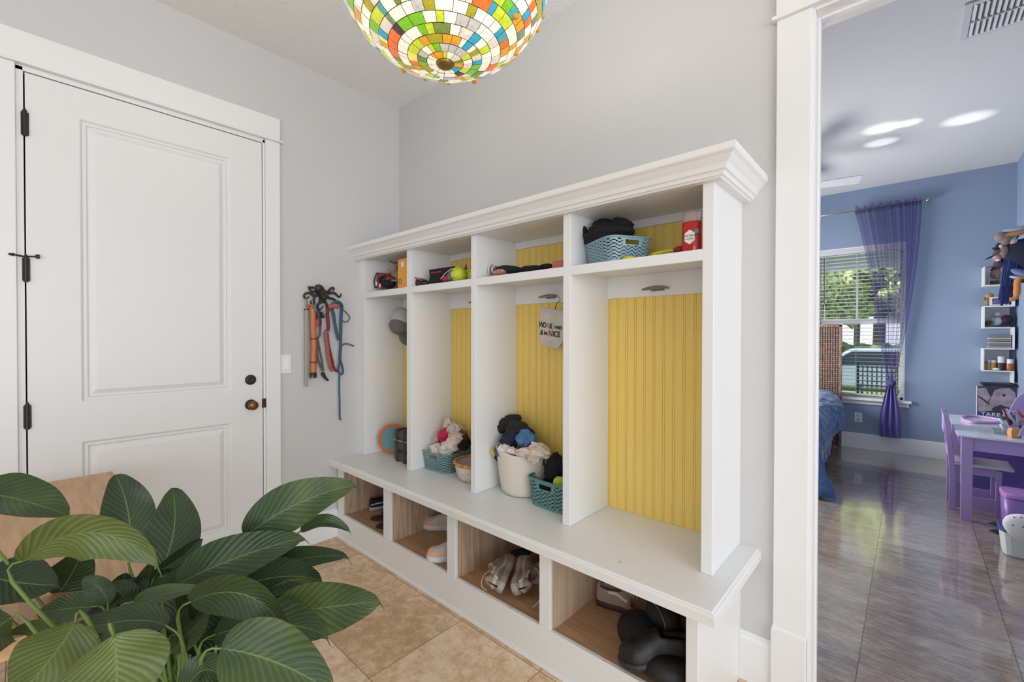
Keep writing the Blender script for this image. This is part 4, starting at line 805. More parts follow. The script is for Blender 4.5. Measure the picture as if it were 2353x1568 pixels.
def leaf(b_, m_, t_, w, d=(1, 1, 1), roll=0, fold=.25, hook=.05, hookdir=(0, 0, -1), seed=0, under=False, wave=.06):
    """b_, m_, t_: pixel positions of leaf base, middle and tip; d: their distances; w: width in pixels at the middle; roll: turn about the midrib"""
    p0, p1, p2 = atd(*b_, d[0]), atd(*m_, d[1]), atd(*t_, d[2]); c1 = p1*2-(p0+p2)*.5
    wd_ = w*d[1]/F/2; nu, nv = 10, 30; L = (p2-p0).length
    vs, uv = [], []
    for j in range(nv+1):
        v = j/nv; p = p0*(1-v)**2+c1*2*v*(1-v)+p2*v*v; tn = ((c1-p0)*(1-v)+(p2-c1)*v).normalized()
        if v > .93: p = p+Vector(hookdir)*hook*L*((v-.93)/.07)**2*.6
        view = (CAM-p).normalized(); side = tn.cross(view); side = side.normalized() if side.length > .05 else tn.cross(Vector((0, 0, 1))).normalized()
        nrm = side.cross(tn).normalized(); a = roll*(1+.25*sin(v*3+seed)); side, nrm = side*cos(a)+nrm*sin(a), nrm*cos(a)-side*sin(a)
        prof = (sin(pi*min(1, v)**.78)**.72)*(1-.25*v) if v < .90 else None
        pe = (sin(pi*.90**.78)**.72)*(1-.25*.90)
        if prof is None: prof = pe*max(0.02, 1-(v-.90)/.075) if v < .975 else pe*.04
        for i in range(nu+1):
            u = -1+2*i/nu; z = (abs(u)**1.3)*fold*wd_*prof+wave*wd_*sin(v*13+seed*2+u*1.5)*abs(u)*prof+.018*wd_*sin((v-abs(u)*.3)*46)*(1-abs(abs(u)*2-1))
            vs.append(p+side*(u*wd_*prof*cos(fold*.5*abs(u)))+nrm*z); uv.append((.5+u*.5, v))
    q = B(); q.uv = True; m2 = nu+1; q.add(vs, [(j*m2+i, j*m2+i+1, (j+1)*m2+i+1, (j+1)*m2+i) for j in range(nv) for i in range(nu)])
    o = q.build('leaf', m_leaf, PL, smooth=True, uv=uv)
    o.color = ({1: .95, 18: .8, 19: 1, 15: 0, 16: .1, 0: .55, 11: .65, 13: .3, 5: .5, 14: .6, 23: .7}.get(seed, random.Random(seed+5).uniform(.1, .65) if seed < 50 else .15), 0, 0, 1)
    rr = random.Random(seed+31); r_ = PR+Vector((rr.uniform(-.05, .05), rr.uniform(-.05, .05), -.03)); tn0 = (c1-p0).normalized()
    B().tube(smoothp([r_, r_+(p0-r_)*.45+Vector((0, 0, .015)), p0-tn0*.03-Vector((0, 0, .02)), p0+tn0*.004]), [.0034]*9+[.0018]*4, 7).build('stem', m_stem, PL, smooth=True)
LV = [((-70, 1130), (50, 1150), (165, 1190), 125, (1.0, 1.0, 1.0), .45), ((55, 1290), (215, 1225), (372, 1306), 135, (.80, .80, .82), -.5), ((300, 1262), (292, 1165), (262, 1084), 108, (1.05, 1.08, 1.1), 0),
      ((368, 1310), (400, 1215), (395, 1112), 120, (1.0, 1.05, 1.1), .1), ((362, 1365), (405, 1300), (470, 1232), 72, (1.0, 1.02, 1.05), -.2), ((560, 1235), (690, 1155), (828, 1112), 118, (.98, 1.0, 1.02), .15),
      ((405, 1345), (550, 1280), (712, 1232), 118, (.9, .92, .95), .1), ((690, 1222), (750, 1200), (808, 1225), 40, (1.02, 1.03, 1.05), .5), ((560, 1325), (690, 1285), (808, 1280), 62, (1, 1, 1), .3),
      ((560, 1345), (660, 1325), (745, 1338), 90, (.95, .95, .95), .1), ((600, 1400), (690, 1365), (778, 1392), 72, (.93, .93, .93), .3), ((620, 1415), (760, 1395), (882, 1382), 128, (.9, .9, .92), -.15),
      ((435, 1385), (570, 1370), (672, 1480), 105, (.82, .80, .80), -.4), ((490, 1460), (640, 1435), (758, 1466), 118, (.86, .86, .86), .2), ((505, 1490), (640, 1525), (775, 1600), 175, (.72, .72, .72), -.1),
      ((-50, 1320), (50, 1340), (140, 1345), 125, (.95, .95, .95), .35), ((-30, 1405), (50, 1408), (120, 1400), 50, (1, 1, 1), .3), ((150, 1440), (70, 1465), (-30, 1490), 85, (.9, .9, .9), .2),
      ((175, 1430), (120, 1510), (25, 1620), 170, (.75, .74, .72), .1), ((262, 1458), (268, 1545), (262, 1660), 215, (.68, .68, .68), 0), ((385, 1440), (270, 1430), (95, 1485), 78, (.78, .78, .8), -.3),
      ((215, 1395), (150, 1400), (80, 1412), 70, (.92, .92, .92), -.2), ((250, 1390), (225, 1350), (185, 1330), 55, (.9, .9, .9), .3), ((305, 1385), (380, 1365), (478, 1350), 46, (.84, .84, .84), .4),
      ((390, 1500), (440, 1450), (480, 1400), 60, (.85, .85, .85), -.4), ((420, 1600), (470, 1540), (520, 1575), 80, (.72, .72, .72), .3), ((230, 1420), (270, 1370), (290, 1310), 90, (1.0, 1.0, 1.0), .2),
      ((420, 1480), (540, 1480), (640, 1560), 90, (.9, .9, .9), .3), ((130, 1370), (170, 1310), (190, 1255), 100, (1.05, 1.05, 1.05), .1), ((330, 1400), (340, 1340), (350, 1290), 60, (1, 1, 1), .5),
      ((330, 1470), (240, 1480), (150, 1530), 90, (.85, .85, .85), .2), ((30, 1420), (-20, 1460), (-60, 1540), 110, (.85, .85, .85), .1), ((440, 1430), (500, 1420), (560, 1450), 70, (.95, .95, .95), .2), ((300, 1600), (200, 1590), (100, 1640), 130, (.7, .7, .7), .1)]
for i, (b_, m_, t_, w, d, rl) in enumerate(LV): leaf(b_, m_, t_, w, d, rl, fold=.22+.2*((i*37) % 5)/5, hook=.12, hookdir=((-.6, -.2, -1) if t_[0] < 420 and t_[1] < 1120 else (.1, 0, -1)), seed=i)
rr = random.Random(11)
for i in range(30):
    bx, by_ = 395+rr.uniform(-130, 110), 1475+rr.uniform(-60, 60); an = rr.uniform(-.3, 3.5); ln = rr.uniform(110, 190); dp = rr.uniform(.90, 1.04)
    mx_, my_ = bx+ln*.55*cos(an), by_-ln*.62*sin(an)-rr.uniform(0, 25); tx, ty = bx+ln*1.05*cos(an), by_-ln*.8*sin(an)+rr.uniform(0, 40)
    if ty < 1300: continue
    leaf((bx, by_), (mx_, my_), (tx, ty), rr.uniform(50, 84), (dp, dp, dp), rr.uniform(-.7, .7), fold=.4, hook=.12, seed=50+i)
rr = random.Random(5)
for i in range(26):
    a = PR+Vector((rr.uniform(-.06, .06), rr.uniform(-.06, .06), -.02)); e = atd(rr.uniform(250, 560), rr.uniform(1380, 1500), rr.uniform(.85, 1.0))
    B().tube(smoothp([a, a+(e-a)*.5+Vector((rr.uniform(-.01, .01), 0, .03)), e]), [.0038]*4+[.0026]*5, 6).build('stem', m_stem, PL, smooth=True)
# ================================================================ bedroom: window, blind, curtain
m_alum = mat('window_frame_white', (206, 206, 208), .4)
w1 = bpy.data.objects.new('window_1', None); COL.objects.link(w1); w1.location = (2.42, YB+.1, 1.5); ORG[w1] = Vector((2.42, YB+.1, 1.5)); struct(w1)
b = B(); y0, y1 = YB+.075, YB+.115
b.box(WX0, WX0+.045, y0, y1, WZ0, WZ1); b.box(WX1-.045, WX1, y0, y1, WZ0, WZ1); b.box(WX0, WX1, y0, y1, WZ1-.05, WZ1); b.box(WX0, WX1, y0, y1, WZ0, WZ0+.05); b.box(WX0, WX1, y0-.015, y1, 1.53, 1.59)
b.box(2.40, 2.415, y0+.01, y1-.01, 1.59, WZ1); b.build('window_frame', m_alum, w1, bevel=.003)
B().box(WX0+.03, WX1-.03, y0+.018, y0+.022, WZ0+.03, WZ1-.03).build('pane', mat('clear_glass', (255, 255, 255), 0, trans=1), w1)
q = B(); q.box(WX0, WX0+.012, YB-.001, YB+.074, WZ0+.026, WZ1); q.box(WX1-.012, WX1, YB-.001, YB+.074, WZ0+.026, WZ1); q.box(WX0+.012, WX1-.012, YB-.001, YB+.074, WZ1-.012, WZ1); q.build('jamb', m_white, w1)
q = B(); q.box(WX0-.06, 2.914, YB-.06, YB+.08, .596, .625); q.box(WX0-.03, 2.892, YB-.018, YB, .545, .596); q.build('window_sill', m_white, w1, bevel=.004)
bl = root('venetian_blind', 'white horizontal slat blind lowered over the bedroom window', 'blind', (2.42, YB+.03, 1.5))
B().box(WX0+.014, WX1-.014, YB+.005, YB+.055, WZ1-.075, WZ1-.013).build('headrail', m_alum, bl, bevel=.003)
q = B()
for k in range(38):
    z = .70+k*.0455; Mt = Matrix.Translation((2.42, YB+.032, z))@Matrix.Rotation(math.radians(-6), 4, 'X'); q.box(-.415, .415, -.022, .022, -.0013, .0013, Mt)
q.build('slats', mat('slat_white', (216, 216, 218), .5), bl)
q = B()
for x in (2.08, 2.40, 2.78):
    for y in (.009, .055): q.box(x-.0012, x+.0012, YB+y, YB+y+.001, .68, WZ1-.05)
q.build('ladder_cords', m_alum, bl)
B().box(2.005, 2.835, YB+.012, YB+.052, .652, .672).build('bottom_rail', m_alum, bl, bevel=.003)
B().tube([onp(1894, 592, 1, YB-.01), onp(1894, 700, 1, YB-.01)], .005, 6).build('tilt_wand', mat('dark_wand', (50, 50, 52), .4), bl)
yc = 4.83; rd = root('curtain_rod', 'brushed metal curtain rod with a ball finial above the bedroom window', 'curtain rod', (2.2, yc, 2.9))
a_, b2 = onp(1874, 498, 1, yc), onp(2120, 461, 1, yc); zr = b2.z
B().tube([(1.5, yc, zr), (b2.x, yc, zr)], .009, 10).build('rod', m_metal, rd, smooth=True); B().blob((b2.x+.045, yc, zr), (.028,)*3, amp=0, sub=3).build('finial', m_metal, rd, smooth=True)
B().tube([(b2.x-.02, yc, zr), (b2.x-.02, YB, zr)], .007, 8).build('bracket', m_metal, rd)
def sheer():
    q = NT('purple_sheer'); q.b.inputs['Base Color'].default_value = (*lin((92, 84, 142)), 1); q.b.inputs['Roughness'].default_value = .8
    tr = q.node('ShaderNodeBsdfTransparent'); tl = q.node('ShaderNodeBsdfTranslucent'); tl.inputs[0].default_value = (*lin((108, 98, 164)), 1)
    lw = q.node('ShaderNodeLayerWeight'); lw.inputs[0].default_value = .35
    m1 = q.node('ShaderNodeMixShader'); m1.inputs[0].default_value = .5; q.link(q.b.outputs[0], m1.inputs[1]); q.link(tl.outputs[0], m1.inputs[2])
    m2 = q.node('ShaderNodeMixShader'); q.link(q.math('ADD', .36, q.math('MULTIPLY', lw.outputs['Facing'], .6)), m2.inputs[0]); q.link(tr.outputs[0], m2.inputs[1]); q.link(m1.outputs[0], m2.inputs[2])
    q.link(m2.outputs[0], q.out.inputs[0]); return q.m
m_sheer = sheer(); cu = root('sheer_curtain', 'sheer purple curtain knotted near its bottom in front of the bedroom window', 'curtain', (2.7, yc, 2.9))
L0, R0 = onp(1964, 478, 1, yc).x, onp(2117, 458, 1, yc).x; kx = onp(2047, 882, 1, yc); bl0, br0 = onp(2021, 1003, 1, yc), onp(2070, 1005, 1, yc)
def cur(u, v):
    z = (zr+.0)*(1-v)+kx.z*v; f = v**1.25; xl = L0+(kx.x-.02-L0)*(1-(1-v)**.85*(1-.18*sin(pi*v))) ; xr = R0+(kx.x+.02-R0)*(v**1.7)
    wob = .028*(1-v*.75)*sin(u*2*pi*9+v*1.5+sin(u*7))
    return Vector((xl+(xr-xl)*u+.006*sin(u*40), yc-.004+wob, z))
B().grid(150, 40, cur).build('upper_panel', m_sheer, cu, smooth=True)
B().grid(150, 5, lambda u, v: Vector((L0+(R0-L0)*u+.006*sin(u*60), yc+.016*sin(u*2*pi*17+v)-.006, zr-.045+v*(.085+.012*sin(u*50)+.01*sin(u*91))))).build('ruffled_heading', m_sheer, cu, smooth=True)
def cur2(u, v):
    z = kx.z*(1-v)+bl0.z*v; s_ = min(1, v*1.6)**.75; xl = kx.x-.02+(bl0.x-kx.x+.02)*s_*(1-.0*v); xr = kx.x+.02+(br0.x-kx.x-.02)*s_
    return Vector((xl+(xr-xl)*u, yc-.004+.022*sin(u*2*pi*3.2+v)+.0*v, z))
B().grid(60, 20, cur2).build('tail', mat('purple_doubled_sheer', (112, 100, 168), .8), cu, smooth=True)
B().blob(kx, (.042, .04, .055), (.2, .4, 0), .2, 2, 3, 3, .3).build('knot', mat('purple_knot', (72, 62, 118), .8), cu, smooth=True)
s = root('wall_outlet', 'white duplex outlet low on the blue wall under the window', 'outlet', (2.43, YB, .38)); B().box(2.395, 2.467, YB-.006, YB, .322, .436).build('cover_plate', m_white, s, bevel=.002)
for z in (.352, .402): B().box(2.413, 2.449, YB-.009, YB-.006, z-.017, z+.017).build('socket', mat('socket_grey', (196, 196, 198), .5), s, bevel=.004)
# ================================================================ bed
bd = root('bed', 'bed with brown woven rattan headboard standing left of the bedroom window', 'bed', (1.7, 3.8, 0)); m_rat = mat('brown_rattan', (120, 96, 86), .6, var=(40, .25))
q = B(); hx0, hx1, hz1 = 1.25, 2.275, 1.512
for k in range(56): z = .05+k*.0262; q.tube([(hx0+(hx1-hx0)*i/80, 4.80+.006*(1 if (i+k) % 2 else -1), z) for i in range(81)], .0082, 5, flat=.5) if z < hz1-.03 else None
q.build('woven_strands', m_rat, bd, smooth=True)
q = B()
for k in range(40): x = hx1-.024-k*.0262; q.box(x-.0075, x+.0075, 4.796, 4.804, .02, hz1-.01) if x > hx0 else None
q.build('vertical_canes', m_rat, bd)
q = B(); q.box(hx1-.03, hx1+.002, 4.785, 4.815, 0, hz1+.004); q.box(hx0, hx1, 4.785, 4.815, hz1-.025, hz1+.004); q.box(hx0, hx0+.03, 4.785, 4.815, 0, hz1); q.build('headboard_frame', m_rat, bd, bevel=.004)
B().box(hx0+.02, hx1-.02, 4.818, 4.822, .02, hz1-.02).build('headboard_back', mat('dark_brown_back', (44, 32, 28), .9), bd)
B().box(1.25, 2.20, 2.66, 4.78, .20, .34).build('bed_base', mat('dark_wood_base', (52, 38, 32), .7), bd, bevel=.01)
for x in (1.3, 2.17):
    for y in (2.72, 4.72): B().box(x-.03, x+.03, y-.03, y+.03, 0, .2).build('leg', MATS['dark_wood_base'], bd)
B().box(1.25, 2.20, 2.66, 4.78, .34, .55).build('mattress', m_white, bd, bevel=.04)
bk = NT('blue_satin'); v = bk.coord(); nn = bk.noise(v, 9, 3, .5, 1.2); bk.b.inputs['Base Color'].default_value = (*lin((52, 92, 146)), 1); bk.b.inputs['Roughness'].default_value = .36; bk.b.inputs['Sheen Weight'].default_value = .4; bk.bump(nn, 1.0, .03)
def blk(u, v):
    y = 2.52+v*2.24; p = u*1.0
    mound = .16*max(0, 1-abs(v-.88)/.22)**.6 if abs(v-.88) < .22 else 0
    hem = .30 if v > .75 else (.30-.26*min(1, (.75-v)/.45)); hem = max(.006, hem)
    xt = 2.24+.06*max(0, 1-abs(v-.8)*3)+.04*sin(v*17)*.5
    if u < .62: x = 1.2+(2.12-1.2)*(u/.62); z = .60+mound*(1-.3*(u/.62))+.02*sin(x*9+v*13)
    else:
        s_ = (u-.62)/.38; x = 2.12+(xt-2.12)*min(1, s_*2.1)**.6+.05*s_*(1 if v < .3 else .35); z = .60+mound*.7-(s_**1.4)*(.60+mound*.7-hem)+.02*sin(x*9+v*13)*(1-s_)
        if v < .12: x += .16*s_*(1-v/.12)
    if v < .06: z = min(z, .6*(v/.06)+.02)
    return Vector((x, y, max(.008, z)))+Vector((.03*noise.noise(Vector((u*16, v*26, 1))), 0, .030*abs(noise.noise(Vector((u*14, v*22, 5))))+.004))
o = B().grid(110, 150, blk).build('blue_blanket', bk.m, None, True, solid=.012); tag(o, 'crinkled blue satin comforter draped over the bed and down to the floor', 'comforter')
# ================================================================ corner shelf with its things
cs = root('zigzag_wall_shelf', 'white zigzag wall shelf in the blue corner of the bedroom', 'shelf', (3.57, 4.84, 1.5)); sx0, sx1, sy0, sy1 = 3.455, 3.675, 4.74, 4.925
ZZ = [1.902, 1.685, 1.465, 1.250, 1.022]
for z in ZZ: B().box(sx0, sx1, sy0, sy1, z-.012, z).build('shelf_board', m_white, cs, bevel=.001)
for x, a_, b2 in ((sx0, 1.902, 2.105), (sx0, 1.465, 1.685), (sx0, 1.022, 1.25), (sx1-.012, 1.25, 1.465), (sx1-.012, 1.685, 1.89), (sx1-.012, .90, 1.022)): B().box(x, x+.012, sy0, sy1, a_, b2-.012).build('side_board', m_white, cs, bevel=.001)
for a_, b2 in ((1.902, 2.105), (1.465, 1.685), (1.022, 1.25)): B().box(sx0+.006, sx1-.02, 4.905, 4.912, a_, b2-.01).build('back_board', m_white, cs)
E2 = lambda px, py, y=4.83: onp(px, py, 1, y)
def fig(nm, label, c, parts, cat='figurine'):
    r_ = root(nm, label, cat, c)
    for i, (n_, px, py, s_, col) in enumerate(parts): B().blob(E2(px, py), s_, amp=.08, sub=3, seed=i).build(n_, mat('fig_%d_%d_%d' % col, col, .7), r_, smooth=True)
    return r_
fig('dog_figurine', 'brown and white dog figurine on the top board of the zigzag shelf', E2(2288, 652), [('body', 2286, 630, (.035, .03, .05), (150, 130, 122)), ('head', 2290, 615, (.035, .03, .022), (110, 76, 66)), ('ear', 2281, 620, (.018, .012, .012), (60, 44, 40)), ('side', 2293, 630, (.02, .03, .06), (168, 122, 98))])
c = E2(2285, 645); tag(B().box(c.x-.03, c.x+.035, c.y-.02, c.y+.02, 1.903, 1.95).build('rust_box', mat('rust_red', (112, 64, 56), .7), None, bevel=.003), 'rust red box on the top board of the zigzag shelf', 'box')
fig('plush_bear', 'tan plush bear sitting beside the white photo frame on the zigzag shelf', E2(2272, 700), [('body', 2270, 694, (.03, .03, .035), (150, 116, 88)), ('head', 2274, 680, (.032, .03, .028), (178, 134, 84)), ('paw', 2262, 688, (.012, .012, .02), (140, 106, 80))], 'plush toy')
pf = root('photo_frame', 'white photo frame with a small group picture on the second board of the zigzag shelf', 'photo frame', E2(2300, 690)); a_, b2 = E2(2274, 702, 4.76), E2(2330, 681, 4.76)
B().box(a_.x, b2.x, 4.762, 4.78, 1.686, b2.z).build('frame', m_white, pf, bevel=.002); B().box(a_.x+.018, b2.x-.018, 4.760, 4.762, 1.70, b2.z-.014).build('picture', mat('group_picture', (70, 72, 96), .5, var=(70, .8)), pf)
fig('plush_lamb', 'white plush lamb in pale blue clothes on the third board of the zigzag shelf', E2(2292, 748), [('body', 2293, 738, (.035, .03, .045), (188, 200, 220)), ('head', 2291, 722, (.03, .03, .026), (206, 196, 186)), ('arm', 2283, 735, (.022, .02, .026), (196, 194, 196)), ('foot', 2286, 745, (.02, .02, .018), (200, 192, 186))], 'plush toy')
fig('plush_bear', 'small brown plush ball at the left of the plush lamb on the zigzag shelf', E2(2269, 746), [('body', 2269, 743, (.03, .03, .026), (88, 74, 68))], 'plush toy')
fig('plush_seal', 'round dark brown plush at the right of the plush lamb on the zigzag shelf', E2(2313, 740), [('body', 2313, 735, (.048, .035, .048), (50, 38, 44)), ('fin', 2308, 747, (.04, .02, .014), (70, 60, 66))], 'plush toy')
for k in range(6):
    z = 1.253+k*.0225; c = mat(('paper_grey', 'paper_slate')[k % 2], ((176, 172, 170), (128, 126, 130))[k % 2], .8); o = B().box(3.495+.004*((k*7) % 3)-.01*(k == 5), 3.655, 4.77-.005*(k % 2), 4.90, z, z+.016+.003*(k % 2)).build('magazine', c, None, bevel=.001)
    tag(o, ['bottom', 'second from the bottom', 'third from the bottom', 'fourth from the bottom', 'second from the top', 'top'][k]+' grey magazine of the stack on the zigzag shelf', 'magazine', 'magazines stacked on the zigzag shelf')
def bottle(px, w, ztop, body, cap, label, zc=.7):
    x = E2(px, 840, 4.80).x; r_ = root('bottle', label, 'bottle', (x, 4.80, 1.023), 'bottles on the lowest board of the zigzag shelf'); h = ztop-1.023
    B().lathe([(0, 0), (w, 0), (w, h*zc-.004), (w*.8, h*zc), (0, h*zc)], 18, (x, 4.80, 1.023)).build('bottle_body', body, r_, smooth=False)
    B().lathe([(0, h*zc), (w*.85, h*zc), (w*.85, h), (0, h)], 18, (x, 4.80, 1.023)).build('bottle_cap', cap, r_)
m_amb = mat('amber_liquid', (196, 124, 50), .25); m_lw = MATS['label_white']
bottle(2263, .016, 1.105, m_amb, mat('dark_amber', (120, 80, 50), .4), 'narrow amber bottle at the far left of the lowest board of the zigzag shelf', .9)
bottle(2272, .014, 1.13, mat('pale_clear', (178, 186, 200), .2), m_lw, 'clear pale bottle second from left on the lowest board of the zigzag shelf', .8)
bottle(2282, .024, 1.125, mat('honey_liquid', (214, 148, 52), .25), m_lw, 'honey yellow jar with white lid on the lowest board of the zigzag shelf', .75)
bottle(2300, .030, 1.165, mat('plum_label', (64, 48, 56), .4), m_lw, 'dark plum bottle with tall white cap on the lowest board of the zigzag shelf', .55)
bottle(2321, .030, 1.14, mat('rust_liquid', (166, 96, 52), .3), m_lw, 'rust orange bottle with white cap at the far right of the zigzag shelf', .62)
c = E2(2290, 845, 4.76); tag(B().blob((c.x, 4.76, 1.036), (.028, .02, .012), amp=.15, sub=3).build('white_soap', m_lw, None, True), 'small white soap lying before the bottles on the zigzag shelf', 'soap')
# ================================================================ hanging toys and navy throw
hy = 4.25; Hh = lambda px, py, y=hy: onp(px, py, 1, y)
nt_ = root('toy_hammock', 'dark toy hammock strung in the corner high on the blue right wall', 'hammock', Hh(2340, 600))
B().blob(Hh(2360, 590), (.20, .10, .16), (0, .5, 0), .1, 1.5, 3, 2).build('net', mat('dark_net', (34, 38, 62), .9), nt_, smooth=True)
B().tube([Hh(2328, 560), Hh(2353, 523), Hh(2380, 500)], .006, 6).build('rope', m_dk, nt_)
th_ = root('fringed_throw', 'navy blue fringed throw hanging below the plush toys on the right wall', 'throw blanket', Hh(2325, 560)); m_navy = mat('navy_yarn', (34, 48, 98), .9, var=(60, .25))
q = B(); rr = random.Random(3)
for k in range(34):
    t = k/33; x0 = 2312+t*30; e = 694+rr.uniform(-10, 12)-t*rr.uniform(0, 20); q.tube(smoothp([Hh(2318+t*26, 556+t*6, hy-.02), Hh(x0-4+rr.uniform(-3, 3), 610, hy-.05-rr.random()*.03), Hh(2300+t*32+rr.uniform(-2, 2), 660, hy-.05), Hh(2297+t*30+rr.uniform(-2, 2), e, hy-.04)]), .0085, 5)
q.build('yarn_fringe', m_navy, th_, smooth=True)
B().blob(Hh(2332, 575, hy-.02), (.09, .05, .07), (0, .4, 0), .1, 1.5, 3, 4).build('gathered_top', m_navy, th_, smooth=True)
TO = [('tan_plush', 'long tan plush leg lying along the top of the toy hammock', [((2330, 538), (.11, .04, .028), (180, 134, 90), -.25)]), ('white_plush', 'pale grey plush at the very top of the toy hammock', [((2335, 527), (.09, .04, .022), (160, 170, 190), -.1)]),
      ('grey_plush', 'grey brown plush head with dark ear at the left of the toy hammock', [((2300, 545), (.045, .04, .045), (142, 124, 116), .5), ((2297, 541), (.02, .02, .02), (60, 52, 52), 0), ((2312, 551), (.04, .04, .055), (128, 112, 104), .2)]),
      ('white_plush', 'white and pink plush face between the grey plush toys', [((2326, 554), (.035, .03, .03), (196, 178, 180), 0), ((2298, 566), (.02, .02, .022), (220, 220, 226), 0), ((2295, 566), (.022, .018, .028), (40, 42, 52), 0)]),
      ('toy_bird', 'dark grey toy bird with pointed beak sticking out left of the toy hammock', [((2292, 580), (.035, .03, .022), (92, 84, 84), -.4), ((2281, 589), (.055, .012, .008), (40, 40, 52), -.5), ((2289, 573), (.03, .014, .014), (44, 44, 54), .5)]),
      ('brown_plush', 'brown plush body behind the navy fringe', [((2306, 580), (.035, .03, .06), (146, 116, 104), .1)]),
      ('pink_plush', 'pink and white plush below the toy bird', [((2291, 592), (.03, .03, .025), (178, 144, 148), 0), ((2294, 597), (.018, .02, .018), (216, 204, 200), 0)]),
      ('dark_plush', 'dark brown plush tail under the pink plush', [((2294, 606), (.035, .03, .022), (86, 66, 68), 0)]),
      ('shark_plush', 'striped blue grey plush fish hanging at the edge of the right wall', [((2345, 628), (.10, .05, .035), (110, 126, 160), .45), ((2345, 640), (.10, .04, .02), (176, 186, 206), .3), ((2352, 645), (.08, .05, .02), (48, 52, 66), .3)]),
      ]
for nm, lab, parts in TO:
    c = Hh(*parts[0][0]); r_ = root(nm, lab, 'plush toy', c)
    for i, ((px, py), s_, col, ry) in enumerate(parts): B().blob(Hh(px, py, hy-.05), s_, (0, ry, 0), .06, 1.5, 3, i).build(['body', 'patch', 'fur_tuft'][i], mat('plush_%d_%d_%d' % col, col, .95, bump=(120, .7, .004)), r_, smooth=True)
q = B().tube(smoothp([Hh(2352, 640, hy-.07), Hh(2339, 645, hy-.08), Hh(2337, 670, hy-.09), Hh(2333, 685, hy-.1), Hh(2320, 689, hy-.1)]), [.024]*10+[.020]*7, 10); tag(q.build('monkey_plush', mat('plush_orange', (204, 130, 76), .95, bump=(120, .7, .004)), None, True), 'orange plush arm dangling from the toy hammock over the navy fringe', 'plush toy')
# ================================================================ desk, chair, things on and by it
m_pur = mat('lavender_paint', (172, 150, 202), .45); m_pur2 = mat('deep_purple_paint', (104, 92, 164), .45); m_top = mat('white_laminate', (214, 220, 226), .18)
dk = root('childs_desk', 'child sized lavender desk with a white laminate top along the right bedroom wall', 'desk', (3.43, 3.3, 0))
B().box(3.165, 3.69, 2.735, 3.93, .622, .636).build('desk_top', m_top, dk, bevel=.002)
for x, y in ((3.187, 2.75), (3.62, 2.75), (3.187, 3.86), (3.62, 3.86)): B().box(x, x+.06, y, y+.05, 0, .622).build('leg', m_pur, dk, bevel=.002)
for a_ in ((3.247, 3.62, 2.755, 2.775), (3.247, 3.62, 3.88, 3.90)): B().box(*a_, .525, .622).build('apron', m_pur, dk, bevel=.002)
B().box(3.64, 3.66, 2.8, 3.86, .15, .622).build('back_panel', m_pur2, dk); B().box(3.25, 3.64, 3.55, 3.57, .0, .622).build('modesty_panel', m_pur2, dk); B().box(3.192, 3.212, 2.8, 3.86, .525, .622).build('side_apron', m_pur2, dk)
ch = root('childs_chair', 'lavender wooden child chair tucked under the left side of the desk', 'chair', (3.3, 3.13, 0))
cy0, cy1 = 2.978, 3.29
for y in (cy0, cy1-.03):
    q = B(); q.loft([[Vector((x, yy, z)) for x, yy in ((xa, y), (xb, y), (xb, y+.028), (xa, y+.028))] for xa, xb, z in ((3.134, 3.176, 0), (3.134, 3.172, .30), (3.128, 3.162, .42), (3.102, 3.136, .70), (3.096, 3.128, .757))]); q.build('rear_leg', m_pur, ch, bevel=.003)
    B().box(3.385, 3.418, y, y+.028, 0, .355).build('front_leg', m_pur, ch, bevel=.002); B().box(3.17, 3.39, y+.006, y+.022, .30, .362).build('seat_rail', m_pur, ch)
    B().box(3.17, 3.39, y+.006, y+.022, .03, .13).build('stretcher', m_pur, ch)
B().box(3.165, 3.478, cy0-.012, cy1+.012, .362, .378).build('seat', mat('seat_white', (196, 196, 210), .3), ch, bevel=.003)
B().box(3.10, 3.118, cy0+.028, cy1-.03, .60, .73, Matrix.Rotation(0, 4, 'Y')).build('back_rail', m_pur, ch, bevel=.003); B().box(3.125, 3.14, cy0+.028, cy1-.03, .42, .47).build('back_rail', m_pur, ch, bevel=.003)
B().box(3.41, 3.425, cy0+.028, cy1-.028, .05, .30).build('front_panel', m_pur2, ch)
sb = root('storage_bin', 'purple storage bin with a lighter lid on the floor at the front of the desk', 'bin', (3.5, 2.6, 0)); c = rrect(.15, .11, 0, 64)
B().loft([[Vector((3.52+x*s_, 2.575+y*s_, z)) for x, y in c] for z, s_ in ((.0, .93), (.29, 1))]).build('bin_body', mat('orchid_plastic', (136, 100, 170), .35), sb, smooth=True)
B().loft([[Vector((3.52+x*s_, 2.575+y*s_, z)) for x, y in c] for z, s_ in ((.29, 1.03), (.31, 1.03), (.318, .98))]).build('bin_lid', mat('pink_orchid', (176, 130, 196), .3), sb)
tb2 = root('pet_tub', 'white tub with navy lid and small black feet on the bedroom floor', 'tub', (3.45, 2.27, 0)); c = rrect(.125, .10, 0, 40)
B().loft([[Vector((3.455+x*s_, 2.255+y*s_, z)) for x, y in c] for z, s_ in ((.0, .82), (.008, .9), (.15, 1))]).build('tub_body', mat('tub_white', (214, 218, 220), .35), tb2, smooth=False)
B().loft([[Vector((3.455+x*s_, 2.255+y*s_, z)) for x, y in c] for z, s_ in ((.15, 1.06), (.160, 1.07), (.166, 1.0))]).build('tub_lid', mat('navy_lid', (52, 72, 132), .4), tb2)
for py_, pz in ((1205, .1), (1222, .06)): p = onp(2287, py_, 1, 2.36); q = B(); q.add([p+Vector((-.035, 0, 0)), p+Vector((.03, -.01, .03)), p+Vector((.03, .03, -.012)), p+Vector((.03, -.02, -.02))], [(0, 1, 2), (0, 2, 3), (0, 3, 1), (1, 3, 2)]); q.build('webbed_foot', m_dk, tb2)
c = onp(2350, 1212, 1, 2.12); pw = root('printed_cushion', 'white cushion with small black print leaning on the tub', 'cushion', c)
